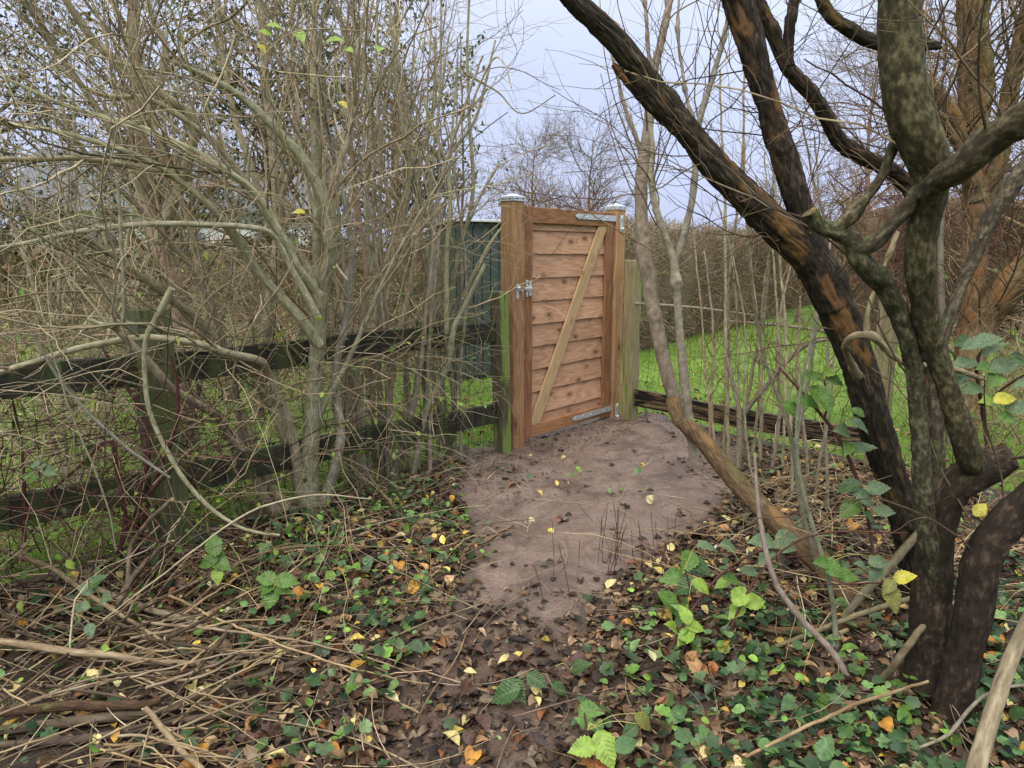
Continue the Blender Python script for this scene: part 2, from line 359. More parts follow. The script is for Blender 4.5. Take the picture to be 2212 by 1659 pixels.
M_old = mat_bark('bark_flaking_brown', [(.3, (.06, .04, .022)), (.5, (.17, .115, .06)), (.7, (.31, .23, .13))], 45, .25, .9, .012, moss=(.10, .11, .04), mossamt=.2, orange=(.26, .14, .055))
M_grey = mat_bark('bark_smooth_grey', [(.3, (.11, .095, .062)), (.5, (.23, .20, .145)), (.7, (.34, .31, .24))], 40, .8, .25, .003, spots=((.12, .09, .055), 90, .5), moss=(.10, .11, .04), mossamt=.14)
M_log = mat_bark('bark_log', [(.3, (.035, .023, .013)), (.5, (.115, .073, .038)), (.7, (.24, .165, .09))], 90, .25, .9, .008, orange=(.22, .12, .045), moss=(.06, .07, .02), mossamt=.15)
M_dead = mat_bark('bark_dead_stick', [(.3, (.07, .054, .036)), (.5, (.21, .17, .12)), (.7, (.40, .35, .26))], 60, .2, .6, .003, moss=(.24, .23, .07), mossamt=-.05)
M_red = mat_bark('bark_bramble_red', [(.3, (.035, .014, .012)), (.6, (.10, .042, .035)), (.8, (.17, .085, .065))], 80, .3, .3, .002)
M_leaf = mat_leaf('leaf_green', .40, .28)
M_vein = mat_leaf('leaf_bramble', .42, .30, True)
M_litter = mat_leaf('leaf_dead', .5, .08, spec=.3)
M_grass = mat_leaf('grass_blade', .5, .3, spec=.25)
M_gate_h = mat_wood('gate_timber_board', (.62, .385, .25), (.47, .27, .162), (.25, .125, .068), 'x', 1.0)
M_gate_v = mat_wood('gate_timber_upright', (.38, .20, .105), (.25, .118, .057), (.12, .052, .025), 'z', .35)
M_gate_r = mat_wood('gate_timber_rail', (.44, .235, .115), (.31, .15, .068), (.17, .075, .033), 'x', .3)
M_post = mat_wood('post_timber', (.44, .27, .145), (.33, .185, .09), (.18, .09, .042), 'z', .9)
M_brace = mat_wood('brace_timber', (.62, .45, .26), (.52, .36, .19), (.38, .245, .12), 'x', .5)
M_oldpost = mat_wood('mossy_timber', (.16, .15, .09), (.085, .075, .045), (.03, .027, .018), 'z', 0, ((.25, .35, .085), .51, .12), .85)
M_nearpost = mat_wood('algae_timber', (.17, .17, .10), (.10, .105, .055), (.035, .035, .022), 'z', 0, ((.13, .165, .055), .48, .06), .85)
M_oldpost2 = mat_wood('weathered_green_post', (.34, .30, .18), (.25, .22, .12), (.13, .115, .06), 'z', 0, ((.25, .32, .06), .52, .0), .85)
M_rail = mat_wood('black_rail_timber', (.06, .058, .04), (.026, .026, .019), (.009, .009, .008), 'x', 0, ((.075, .098, .036), .45, .0), .7)
M_rail2 = mat_wood('flaking_black_rail', (.30, .22, .12), (.012, .011, .010), (.006, .006, .006), 'x', 0, None, .6)
M_steel = mat_plain('galvanised_steel', (.60, .63, .66), .42, .55, .18, 40)
M_wire = mat_plain('green_wire', (.012, .02, .014), .5)
M_shed = mat_plain('green_shed_paint', (.046, .066, .055), .6, 0, .2, 8)
M_trim = mat_plain('pale_roof_edge', (.62, .64, .66), .5)
M_soil = mat_ground(); M_lawn = mat_lawn()
M_cream = mat_plain('white_render', (.66, .66, .64), .8); M_slate = mat_plain('grey_roof', (.12, .13, .15), .7)

# ------------------------------------------------------------------ place: gate line, fence lines, ground
AL = math.radians(49); DV = A(math.cos(AL), math.sin(AL)); NV = A(-math.sin(AL), math.cos(AL))   # along the gate, and through it
C0 = G(1109.5, 971)[:2]
RP = A(1.07, 6.34); RE = A(2.29, 5.0); RD = (RE - RP) / np.linalg.norm(RE - RP); RN = A(-RD[1], RD[0])  # right fence
def beyond(x, y):                                           # >0 on the lawn side of either fence
    a = (x - C0[0]) * NV[0] + (y - C0[1]) * NV[1] - .10; b = (x - RP[0]) * RN[0] + (y - RP[1]) * RN[1] - .06
    return np.maximum(a, b)
PV = A(900, 940, 1000, 1080, 1180, 1300, 1450, 1659, 2600)
PL = A(1130, 1060, 985, 985, 1030, 990, 890, 830, 780); PR = A(1400, 1520, 1640, 1600, 1430, 1290, 1240, 1210, 1250)
def zones(x, y):
    """how much bare path (0..1) and bare mud (0..1) the spot has"""
    u, v, _ = pix(np.stack([x, np.maximum(y, .9), 0 * x], -1))
    l = np.interp(v, PV, PL); r = np.interp(v, PV, PR); wob = fbm(x * 4, y * 4, 5) * 90
    path = sstep(-45, 35, u + wob - l) * sstep(-45, 35, r - u + wob)
    mud = path * sstep(1420, 1260, v + wob * 2)
    return path, mud
FOOT = [(.18, 4.55, .3), (.42, 4.9, -.2), (.3, 4.2, .1), (.72, 5.1, -.5), (.55, 5.5, -.6), (.12, 3.75, .2), (.33, 3.5, .15), (.85, 4.7, .9), (1.0, 5.3, -.7), (.6, 4.4, .5), (.02, 3.2, .2)]
def gh(x, y):
    x = np.asarray(x, float); y = np.asarray(y, float)
    path, mud = zones(x, y)
    z = fbm(x * .9, y * .9, 1, 3) * .05 * (1 - mud) + fbm(x * 7, y * 7, 2, 3) * .025 * (1 - .5 * mud) + .02 * (1 - path)
    z = z + .045 * np.exp(-(((x + .1) / .32) ** 2 + ((y - 4.75) / .5) ** 2)) + .05 * np.exp(-(((x - 1.15) / .25) ** 2 + ((y - 6.05) / .25) ** 2))
    z = z + mud * (fbm(x * 3, y * 3, 9, 3) * .04 + fbm(x * 13, y * 11, 19, 3) * .016)
    z = z + .045 * (4 * path * (1 - path)) ** 1.5 * sstep(3.7, 4.3, y) * (.5 + vnoise(x * 6, y * 6, 44))      # turned-up edge of the dug strip
    for fx, fy, an_ in FOOT:
        c_, s_ = math.cos(an_), math.sin(an_); dx = (x - fx) * c_ + (y - fy) * s_; dy = -(x - fx) * s_ + (y - fy) * c_; q = (dx / .05) ** 4 + (dy / .14) ** 4
        z = z - .011 * np.exp(-q) * (1 + .3 * np.sin(dy * 160)) + .006 * np.exp(-(np.sqrt(q + 1e-9) - 1.6) ** 2 * 3)
    return z

def grid(name, x0, x1, y0, y1, st, keep, zf, mat, colf=None):
    xs = np.arange(x0, x1 + st / 2, st); ys = np.arange(y0, y1 + st / 2, st); X, Yg = np.meshgrid(xs, ys); nx = len(xs)
    idx = np.arange(X.size).reshape(X.shape); Q = np.stack([idx[:-1, :-1], idx[:-1, 1:], idx[1:, 1:], idx[1:, :-1]], -1).reshape(-1, 4)
    x = X.ravel(); y = Yg.ravel(); cx = x[Q].mean(1); cy = y[Q].mean(1); Q = Q[keep(cx, cy)]
    used = np.unique(Q); remap = np.zeros(X.size, np.int64); remap[used] = np.arange(len(used)); x = x[used]; y = y[used]
    b = MB(); b.add(np.stack([x, y, zf(x, y)], 1), remap[Q], None, None if colf is None else colf(x, y)); return b.build(name, mat)
def gcol(x, y):
    p, m = zones(x, y); return np.stack([m, p * (1 - m), 0 * m], 1)
tag(grid('ground', -4.5, 4.5, -1.0, 6.8, .02, lambda x, y: beyond(x, y) < .12, gh, M_soil, gcol), kind='structure')
def lh(x, y): return fbm(x * .5, y * .5, 3, 3) * .08 * sstep(.1, 2., beyond(x, y)) - .015
tag(grid('lawn', -14, 22, 2.0, 34, .2, lambda x, y: beyond(x, y) > -.12, lh, M_lawn), kind='structure')
b = MB(); b.add([(-600, -200, -.10), (600, -200, -.10), (600, 900, -.10), (-600, 900, -.10)], [(0, 1, 2, 3)])
tag(b.build('field', M_lawn), kind='structure')
def gz(x, y): return float(gh(A(x), A(y))[0])

# ------------------------------------------------------------------ gate, posts, fences, shed
def finish(bm, name, mat, parent=None, smooth=False):
    bmesh.ops.recalc_face_normals(bm, faces=bm.faces)
    me = bpy.data.meshes.new(name); bm.to_mesh(me); bm.free(); me.materials.append(mat)
    for nm, typ in (('Col', 'FLOAT_COLOR'),): 
        at = me.attributes.new(nm, typ, 'POINT'); at.data.foreach_set('color', [1.0] * (4 * len(me.vertices)))
    if smooth:
        for p in me.polygons: p.use_smooth = True
    o = bpy.data.objects.new(name, me); COL.objects.link(o)
    if parent is not None: o.parent = parent
    return o
def bmbox(bm, x0, x1, y0, y1, z0, z1, bev=.003):
    r = bmesh.ops.create_cube(bm, size=1.0); vs_ = r['verts']
    for v in vs_:
        v.co = Vector(((x0 + x1) / 2 + v.co.x * (x1 - x0), (y0 + y1) / 2 + v.co.y * (y1 - y0), (z0 + z1) / 2 + v.co.z * (z1 - z0)))
    if bev:
        es = list({e for v in vs_ for e in v.link_edges}); bmesh.ops.bevel(bm, geom=es, offset=bev, segments=1, affect='EDGES')
def box(name, mat, parent, x0, x1, y0, y1, z0, z1, bev=.003):
    """a bevelled block whose own origin is its lower corner, so its grain runs with the piece"""
    bm = bmesh.new(); bmbox(bm, 0, x1 - x0, 0, y1 - y0, 0, z1 - z0, bev); o = finish(bm, name, mat, parent); o.location = (x0, y0, z0); return o
def bmcyl(bm, c, r, h, axis='y', seg=12, r2=None):
    m = Matrix.Translation(c) @ {'y': Matrix.Rotation(math.pi / 2, 4, 'X'), 'z': Matrix.Identity(4), 'x': Matrix.Rotation(math.pi / 2, 4, 'Y')}[axis]
    bmesh.ops.create_cone(bm, cap_ends=True, segments=seg, radius1=r, radius2=r if r2 is None else r2, depth=h, matrix=m)

gate = empty('garden_gate', (C0[0], C0[1], 0), AL)
tag(gate, 'new brown timber garden gate with lapped boards and diagonal brace', 'gate')
box('stile', M_gate_v, gate, .148, .250, .022, .075, .042, 1.857)
box('stile', M_gate_v, gate, 1.268, 1.376, .022, .075, .030, 1.857)
box('stop_batten', M_gate_v, gate, .133, .1465, .032, .09, .045, 1.85)
box('rail', M_gate_r, gate, .2515, 1.2665, .024, .072, 1.737, 1.855)
box('rail', M_gate_r, gate, .2515, 1.2665, .024, .072, .046, .142)
bots = [1.682, 1.501, 1.313, 1.133, .951, .772, .590, .406, .219, .09]
tops = [1.76] + [z + .022 for z in bots[:-1]]
for k, (z0, z1) in enumerate(zip(bots, tops)):
    bm = bmesh.new(); L = 1.02
    sag = random.Random(k).uniform(-.003, .003)
    vsx = []
    for x in (0, L):
        dz = sag if x else 0
        for (y, z) in ((.000, dz), (.013, dz), (.024, z1 - z0), (.018, z1 - z0)): vsx.append(bm.verts.new((x, y, z)))
    for q in ((0, 1, 2, 3), (7, 6, 5, 4), (0, 4, 5, 1), (1, 5, 6, 2), (2, 6, 7, 3), (3, 7, 4, 0)): bm.faces.new([vsx[i] for i in q])
    bmesh.ops.recalc_face_normals(bm, faces=bm.faces)
    bmesh.ops.bevel(bm, geom=[e for e in bm.edges if abs(e.verts[0].co.z - e.verts[1].co.z) < .01 and e.verts[0].co.z < .01], offset=.0025, segments=2, affect='EDGES')
    o = finish(bm, 'board', M_gate_h, gate); o.location = (.249, .044, z0)
a, c_ = Vector((.302, 0, .1415)), Vector((1.222, 0, 1.757)); L = (c_ - a).length
bm = bmesh.new(); pr = [(.2535, .143), (.360, .143), (1.2655, 1.70), (1.2655, 1.735), (1.155, 1.735), (.2535, .19)]
an = math.atan2(1.757 - .1415, 1.222 - .302); ca_, sa_ = math.cos(-an), math.sin(-an)
lo = [((x - .2535) * ca_ - (z - .143) * sa_, (x - .2535) * sa_ + (z - .143) * ca_) for x, z in pr]
fr = [bm.verts.new((x, 0, z)) for x, z in lo]; bk = [bm.verts.new((x, .016, z)) for x, z in lo]
bm.faces.new(fr[::-1]); bm.faces.new(bk)
for i in range(len(lo)): bm.faces.new((fr[i], fr[(i + 1) % len(lo)], bk[(i + 1) % len(lo)], bk[i]))
bmesh.ops.bevel(bm, geom=[e for e in bm.edges if e.verts[0].co.y < .001 and e.verts[1].co.y < .001], offset=.003, segments=1, affect='EDGES')
br = finish(bm, 'brace', M_brace, gate); br.location = (.2535, .0265, .143); br.rotation_euler = (0, -an, 0); br['label'] = 'paler diagonal brace board'

def hinge(z, zp):
    bm = bmesh.new(); x0, x1 = .800, 1.455
    pts = [(x0 + .02, -.012), (x0 + .035, -.024), (x0 + .06, -.021), (x1, -.025), (x1, .025), (x0 + .06, .021), (x0 + .035, .024), (x0 + .02, .012), (x0 + .004, .014), (x0 - .006, 0), (x0 + .004, -.014)]
    f = [bm.verts.new((x, .0125, z + q)) for x, q in pts]; k = [bm.verts.new((x, .0185, z + q)) for x, q in pts]
    bm.faces.new(f[::-1]); bm.faces.new(k)
    for i in range(len(pts)): bm.faces.new((f[i], f[(i + 1) % len(pts)], k[(i + 1) % len(pts)], k[i]))
    s = finish(bm, 'hinge_strap', M_steel, gate)
    bm = bmesh.new(); bmcyl(bm, (1.462, .008, z), .017, .052, 'z', 14); finish(bm, 'knuckle', M_steel, s, True)
    for x in (.83, .95, 1.06, 1.26):
        bm = bmesh.new(); bmcyl(bm, (x, .0095, z + random.uniform(-.004, .004)), .010 if x > .9 else .007, .007, 'y', 10, .006); finish(bm, 'bolt', M_steel, s, True)
    bm = bmesh.new(); bmbox(bm, 1.437, 1.487, -.0065, -.0005, zp - .075, zp + .075, .002); h = finish(bm, 'hook_plate', M_steel, gate)
    bm = bmesh.new(); bmcyl(bm, (1.462, .006, z - .032), .010, .055, 'z', 12); bmcyl(bm, (1.462, -.012, zp - .045), .012, .03, 'y', 12)
    finish(bm, 'pin', M_steel, h, True)
    for q in (-.06, .062):
        bm = bmesh.new(); bmcyl(bm, (1.474, -.009, zp + q), .006, .005, 'y', 8); finish(bm, 'screw', M_steel, h, True)
hinge(1.808, 1.765); hinge(.098, .058)
lt = empty('bolt_latch', (0, 0, 0)); lt.parent = gate
bm = bmesh.new(); bmbox(bm, .165, .192, .014, .0215, 1.175, 1.305, .003); bmbox(bm, .205, .232, .014, .0215, 1.18, 1.295, .003); bmbox(bm, .17, .228, .008, .015, 1.215, 1.262, .002); finish(bm, 'latch_plate', M_steel, lt)
bm = bmesh.new(); bmbox(bm, .055, .225, .0, .0075, 1.229, 1.249, .003); finish(bm, 'slide_bar', M_steel, lt)
bm = bmesh.new(); bmbox(bm, .03, .056, -.0065, -.0005, 1.165, 1.275, .003); finish(bm, 'keep_plate', M_steel, lt)
bm = bmesh.new(); bmcyl(bm, (.052, -.014, 1.243), .022, .014, 'y', 14, .017); bmcyl(bm, (.075, -.017, 1.225), .008, .012, 'y', 8); finish(bm, 'knob', M_steel, lt, True)
for x, y, z in ((.178, .012, 1.19), (.178, .012, 1.29), (.219, .012, 1.195), (.219, .012, 1.284), (.043, -.0085, 1.18)):
    bm = bmesh.new(); bmcyl(bm, (x, y, z), .006, .005, 'y', 8); finish(bm, 'screw', M_steel, lt, True)

def capped_post(name, s0, z1, label):
    p = empty(name, (*(C0 + DV * s0), 0), AL); tag(p, label, 'post')
    box('timber', M_post, p, 0, .133, 0, .131, -.25, z1, .006)
    bm = bmesh.new(); e_ = .007
    vb = [bm.verts.new(q) for q in ((-e_, -e_, z1 - .018), (.133 + e_, -e_, z1 - .018), (.133 + e_, .131 + e_, z1 - .018), (-e_, .131 + e_, z1 - .018))]
    vt = [bm.verts.new(q) for q in ((-e_, -e_, z1 + .014), (.133 + e_, -e_, z1 + .014), (.133 + e_, .131 + e_, z1 + .014), (-e_, .131 + e_, z1 + .014))]
    ap = bm.verts.new((.0665, .0655, z1 + .042))
    for i in range(4): bm.faces.new((vb[i], vb[(i + 1) % 4], vt[(i + 1) % 4], vt[i])); bm.faces.new((vt[i], vt[(i + 1) % 4], ap))
    bm.faces.new(vb[::-1]); bmesh.ops.bevel(bm, geom=[e for e in bm.edges if e.verts[0].co.z > z1 and e.verts[1].co.z > z1], offset=.005, segments=2, affect='EDGES')
    cp = finish(bm, 'metal_cap', M_steel, p)
    for x in (.03, .10):
        bm = bmesh.new(); bmcyl(bm, (x, -.0095, z1 - .002), .005, .004, 'y', 8); finish(bm, 'screw', M_wire, cp, True)
        bm = bmesh.new(); bmcyl(bm, (-.0095, x, z1 - .002), .005, .004, 'x', 8); finish(bm, 'screw', M_wire, cp, True)
    return p
capped_post('gate_post', -.002, 1.905, 'square brown gate post carrying the bolt keep, with metal cap')
capped_post('gate_post', 1.400, 1.905, 'square brown gate post carrying both hinge hooks, with metal cap')

def rough_post(parent, x, y, w, d, h, rz, lean, mat, name='post'):
    bm = bmesh.new(); bmbox(bm, -w / 2, w / 2, -d / 2, d / 2, -.3, h, .006)
    bmesh.ops.subdivide_edges(bm, edges=[e for e in bm.edges if abs(e.verts[0].co.z - e.verts[1].co.z) > .5], cuts=14)
    rr_ = random.Random(int(abs(x) * 1000))
    for v in bm.verts:
        if v.co.z < h - .02: v.co.x += rr_.uniform(-.002, .002); v.co.y += rr_.uniform(-.002, .002)
    o = finish(bm, name, mat, parent); o.location = (x, y, 0); o.rotation_euler = (lean[0], lean[1], rz); return o
def rail(parent, a, b, zc, h, t, mat):
    a = np.asarray(a, float); b = np.asarray(b, float); L = float(np.linalg.norm(b[:2] - a[:2]))
    bm = bmesh.new(); bmbox(bm, 0, L, -t / 2, t / 2, -h / 2, h / 2, .004)
    bmesh.ops.subdivide_edges(bm, edges=[e for e in bm.edges if abs(e.verts[0].co.x - e.verts[1].co.x) > .3], cuts=16)
    for v in bm.verts: v.co.z += .006 * math.sin(v.co.x * 3.1 + L * 7) ; v.co.y += .003 * math.sin(v.co.x * 5 + 1)
    o = finish(bm, 'rail', mat, parent); o.location = (a[0], a[1], zc[0]); o.rotation_euler = (0, -math.atan2(zc[1] - zc[0], L), math.atan2(b[1] - a[1], b[0] - a[0])); return o

lp = G(376, 1200)[:2]; mp = C0 - DV * .135 - NV * .005
fd = (mp - lp) / np.linalg.norm(mp - lp); far = lp - fd * 1.75
fl = empty('post_and_rail_fence', (lp[0], lp[1], 0)); tag(fl, 'old mossy black post and rail fence behind the bare shrubs', 'fence')
def lpart(o):
    o.location.x -= lp[0]; o.location.y -= lp[1]; return o
fa = math.atan2(fd[1], fd[0])
lpart(rough_post(fl, lp[0], lp[1], .155, .135, 1.25, fa, (0, -.012), M_nearpost))
lpart(rough_post(fl, mp[0] - .0, mp[1], .092, .105, 1.235, fa, (.0, -.025), M_oldpost))
lpart(rough_post(fl, far[0], far[1], .14, .13, 1.25, fa, (0, .0), M_oldpost))
nb = A(-fd[1], fd[0])
for z0, z1 in (((.955, .945)), ((.385, .33))):
    lpart(rail(fl, lp + fd * .085 + nb * .02, mp - fd * .055 + nb * .02, (z0, z1), .146, .04, M_rail))
for z0, z1 in (((1.00, .955)), ((.44, .385))):
    lpart(rail(fl, far + fd * .075 + nb * .02, lp - fd * .085 + nb * .02, (z0, z1), .146, .04, M_rail))
for sp in ((lp, .10), (mp, .08)):
    pass
fr_ = empty('rail_fence', (RP[0], RP[1], 0)); tag(fr_, 'fence beside the gate with pale green post and one peeling black rail', 'fence')
def rpart(o):
    o.location.x -= RP[0]; o.location.y -= RP[1]; return o
ra = math.atan2(RD[1], RD[0])
rpart(rough_post(fr_, RP[0], RP[1], .115, .115, 1.45, ra + .05, (0, 0), M_oldpost2))
rend = RP + RD * 2.15
rpart(rough_post(fr_, rend[0], rend[1], .11, .11, 1.2, ra, (0, 0), M_oldpost2))
rpart(rail(fr_, RP + RD * .065, rend - RD * .06, (.222, .222), .152, .04, M_rail2))

def wire_mesh(name, a, b, z1, label, dx=.11, zs_=None, flip=0):
    a = np.asarray(a); b = np.asarray(b); L = np.linalg.norm(b - a); d = (b - a) / L; nn = A(-d[1], d[0]); mb = MB(); 
    zs_ = zs_ or [.03, .13, .24, .36, .50, .66, .84, z1]; K = int(L / .05)
    s = np.linspace(0, L, K); sag = lambda s, z: .012 * np.sin(s * 4 + z * 5)
    for z in zs_:
        w = .02 * np.sin(s * 2.3 + z * 3); p = np.stack([a[0] + d[0] * s + nn[0] * w, a[1] + d[1] * s + nn[1] * w, z + sag(s, z) + .008 * np.sin(s * 21)], 1); mb.tubes(p, np.full(K, .0016), 4)
    zz = np.linspace(.0, z1, 14)
    for s0 in np.arange(.03, L, dx):
        w = .02 * np.sin(s0 * 2.3 + zz * 3); sx_ = s0 + .008 * np.sin(zz * 9 + s0 * 11)
        mb.tubes(np.stack([a[0] + d[0] * sx_ + nn[0] * w, a[1] + d[1] * sx_ + nn[1] * w, zz + sag(s0, zz)], 1), np.full(14, .0016), 4)
    tag(mb.build(name, M_wire), label, 'wire mesh')
wire_mesh('wire_mesh', RP + RN * .035 + RD * .02, rend + RN * .035, 1.07, 'dark wire mesh on the fence between gate and lawn canes')
wire_mesh('wire_mesh', far + nb * .06, mp + nb * .06 - fd * .06, 1.05, 'dark wire mesh behind the mossy rails of the shrub fence', .15)
for (p0, p1, lab) in (((1368, 655, 6), (1634, 682, 5), 'pale cane laid along the mesh top next to the gate'), ((1568, 694, 6), (1812, 720, 7), 'pale cane laid along the mesh top beside the dark leaning trunk')):
    Ya = 6.30 if p0[0] < 1500 else 5.55; Yb = 5.42 if p0[0] < 1500 else 5.0
    pt, r = trace([p0, ((p0[0] + p1[0]) / 2, (p0[1] + p1[1]) / 2 - 4, 6), p1], (Ya, Yb), 14); mb = MB(); mb.tubes(pt, r, 7, cap='cut'); tag(mb.build('cane', M_grey), lab, 'cane')

# shed beyond the gate
s0 = A(-.66, 8.45); s1 = A(.35, 9.05); sd = (s1 - s0) / np.linalg.norm(s1 - s0); sa = math.atan2(sd[1], sd[0]); SL = float(np.linalg.norm(s1 - s0))
shed = empty('shed', (s0[0], s0[1], 0), sa); tag(shed, 'dark green boarded shed behind the gate post', 'shed')
bm = bmesh.new(); bmbox(bm, .02, SL - .02, .03, .62, 0, 1.83, 0); finish(bm, 'core', M_shed, shed)
nbd = 10; bw = SL / nbd
for i in range(nbd): box('board', M_shed, shed, i * bw + .006, (i + 1) * bw - .006, 0, .028, .03, 1.86, .004)
box('corner_post', M_shed, shed, -.045, -.002, -.012, .03, .0, 1.87, .004)
for i in range(5): box('board', M_shed, shed, -.012, .018, .04 + i * .12, .04 + i * .12 + .108, .03, 1.86, .004)
bm = bmesh.new(); bmbox(bm, -.09, SL + .05, -.06, .72, 0, .03, .004); o = finish(bm, 'roof', M_trim, shed); o.location = (0, 0, 1.875); o.rotation_euler = (.02, .0, 0)

# white house glimpsed through the hedge
house = empty('white_house', (-11.5, 17, 0), .25); tag(house, 'white rendered house glimpsed through the bare hedge', 'house')
box('wall', M_cream, house, 0, 7, 0, 5, 0, 2.5, 0)
bm = bmesh.new(); q = [bm.verts.new(p) for p in ((-.3, -.3, 2.5), (7.3, -.3, 2.5), (7.3, 5.3, 2.5), (-.3, 5.3, 2.5), (-.3, 2.5, 4.2), (7.3, 2.5, 4.2))]
for f in ((0, 1, 5, 4), (2, 3, 4, 5), (0, 4, 3), (1, 2, 5), (3, 2, 1, 0)): bm.faces.new([q[i] for i in f])
finish(bm, 'roof', M_slate, house)
for x in (1.0, 3.0, 5.2):
    w = box('window', M_trim, house, x, x + 1.1, -.04, -.005, 1.0, 2.1, .01); box('pane', M_slate, w, .08, 1.02, -.012, -.002, .08, 1.02, 0)

# ------------------------------------------------------------------ woody plants
def plant(name, label, cat, stems, mat, base=None, part='stem', sides=9, rough=.035, group=None, first='trunk', detail=None, wmul=1.0):
    """stems: list of (trace, Y). Every stem is a part. Returns the thing and its stems resampled alike"""
    tr = [trace(p, Y, wob=wb) for p, Y, wb in stems]; tr = [(p, r * wmul) for p, r in tr]
    if base is None: base = (tr[0][0][0][0], tr[0][0][0][1], 0)
    th = empty(name, base); tag(th, label, cat, group)
    for i, (pt, r) in enumerate(tr):
        n = max(6, int(np.linalg.norm(np.diff(pt, axis=0), axis=1).sum() / max(.02, r.mean() * .8))); q = resample(np.column_stack([pt, r]), n)
        mb = MB()
        if detail: mb.trunk(pt, r, detail, tints(1, amp=.05)[0], i > 0)
        else: mb.tubes(q[:, :3], q[:, 3], sides, rough=rough, cap='cut', col=tints(1, amp=.08))
        mb.build(first if i == 0 else part, mat, th, origin=base).location = (0, 0, 0)
    S = np.stack([resample(np.column_stack([pt, r]), 24) for pt, r in tr])
    return th, S[..., :3], S[..., 3], base
def twigs(th, base, levels, mat, name='twigs', sides=3, tint=(1, 1, 1)):
    mb = MB()
    for Pt, R in levels: mb.tubes(Pt, R, sides, tints(len(Pt), tint))
    o = mb.build(name, mat, th, origin=base); o.location = (0, 0, 0); o['kind'] = 'stuff'; return o
def gY(u, v): return float(G(u, v)[1])
def t_(*p): return [tuple(x) for x in p]

# --- the big bare shrub at the fence (left)
bM = (688, 1110); yM = gY(*bM)
big = [
 ([(672, 1120, 52), (668, 1030, 40), (676, 903, 33), (686, 763, 31), (690, 640, 31), (710, 560, 29), (714, 472, 26), (693, 413, 24), (658, 350, 21), (612, 297, 18), (542, 227, 15), (490, 189, 13), (420, 154, 11), (371, 133, 8)], [yM, yM, yM - .05, yM - .1, yM - .15, yM - .3, yM - .5], .01),
 ([(640, 1110, 30), (577, 1090, 24), (539, 1001, 21), (472, 903, 20), (437, 878, 17), (378, 843, 16), (332, 794, 15), (290, 749, 14), (245, 707, 11)], [yM, yM - .25, yM - .8, yM - 1.0], .006),
 ([(660, 1090, 26), (630, 935, 18), (605, 861, 15), (577, 798, 15), (560, 777, 15), (490, 759, 15), (420, 738, 14), (315, 728, 13), (210, 742, 13), (105, 770, 12), (0, 805, 12), (-60, 830, 10)], [yM, yM - .25, yM - .75, yM - 1.0, yM - 1.15], .006),
 ([(665, 1100, 26), (612, 938, 22), (560, 833, 20), (525, 780, 19), (437, 700, 17), (360, 640, 15), (290, 590, 12), (190, 520, 10), (60, 455, 8)], [yM, yM - .1, yM - .6], .01),
 ([(690, 665, 20), (660, 575, 18), (595, 490, 15), (546, 413, 13), (490, 332, 12), (420, 273, 11), (325, 217, 10), (210, 203, 8), (110, 130, 6)], [yM - .1, yM - .3, yM - .7], .008),
 ([(688, 745, 24), (640, 680, 20), (560, 590, 17), (518, 518, 14), (455, 448, 12), (350, 364, 11), (245, 318, 11), (115, 283, 10), (0, 266, 9), (-60, 262, 8)], [yM - .1, yM - .5, yM - .9], .008),
 ([(560, 590, 16), (480, 470, 13), (385, 388, 12), (297, 364, 12), (175, 343, 11), (60, 344, 10), (-50, 346, 9)], [yM - .2, yM - .6, yM - 1.1], .008),
 ([(690, 690, 14), (630, 580, 12), (590, 510, 11), (546, 493, 11), (455, 486, 11), (315, 485, 11), (175, 500, 10), (60, 524, 9), (-40, 542, 9)], [yM - .2, yM - .5, yM - 1.0], .005),
 ([(686, 700, 16), (688, 525, 17), (682, 300, 15), (679, 140, 13), (682, 0, 11), (684, -60, 9)], [yM, yM + .15], .01),
 ([(714, 472, 18), (726, 380, 14), (760, 260, 11), (770, 120, 9), (800, -20, 6)], [yM - .1, yM], .01),
 ([(690, 640, 20), (640, 570, 16), (560, 430, 13), (455, 350, 11), (315, 280, 9), (140, 227, 8), (0, 165, 6)], [yM - .1, yM - .5, yM - .8], .008),
 ([(700, 1090, 22), (735, 960, 17), (720, 820, 16), (745, 700, 14), (760, 560, 12), (740, 420, 10), (700, 250, 9), (690, 80, 6)], [yM, yM + .1, yM + .2], .012),
 ([(620, 1100, 22), (560, 1000, 16), (520, 880, 14), (470, 780, 13), (440, 640, 11), (410, 480, 10), (350, 330, 9), (300, 160, 7), (240, 0, 5)], [yM - .05, yM, yM - .3], .012),
 ([(600, 1105, 18), (555, 1040, 13), (520, 930, 12), (500, 800, 11), (430, 610, 10), (330, 480, 9), (180, 330, 7), (40, 150, 5)], [yM - .05, yM - .1, yM - .6], .012),
 ([(690, 900, 12), (760, 760, 10), (810, 640, 9), (880, 500, 8), (960, 380, 6)], [yM, yM + .1], .01),
]
th, S, R, bs = plant('bare_shrub', 'largest bare shrub, many thick tan stems arching over the mossy fence', 'shrub', big, M_tan, wmul=1.12)
l1 = spawn(S, R, 170, (.5, 1.4), 10, (18, 60), .15, .55, (.003, .008), .17, (.3, 1), bias=(-.12, -.05, .05))
l2 = spawn(*l1, 800, (.25, .9), 8, (25, 75), .06, .6, (.002, .0042), .22)
l3 = spawn(*l2, 1300, (.08, .4), 5, (25, 70), .05, .7, (.0015, .0028), .2)
twigs(th, bs, [l1, l2, l3], M_twig, tint=(1.0, .94, .86))

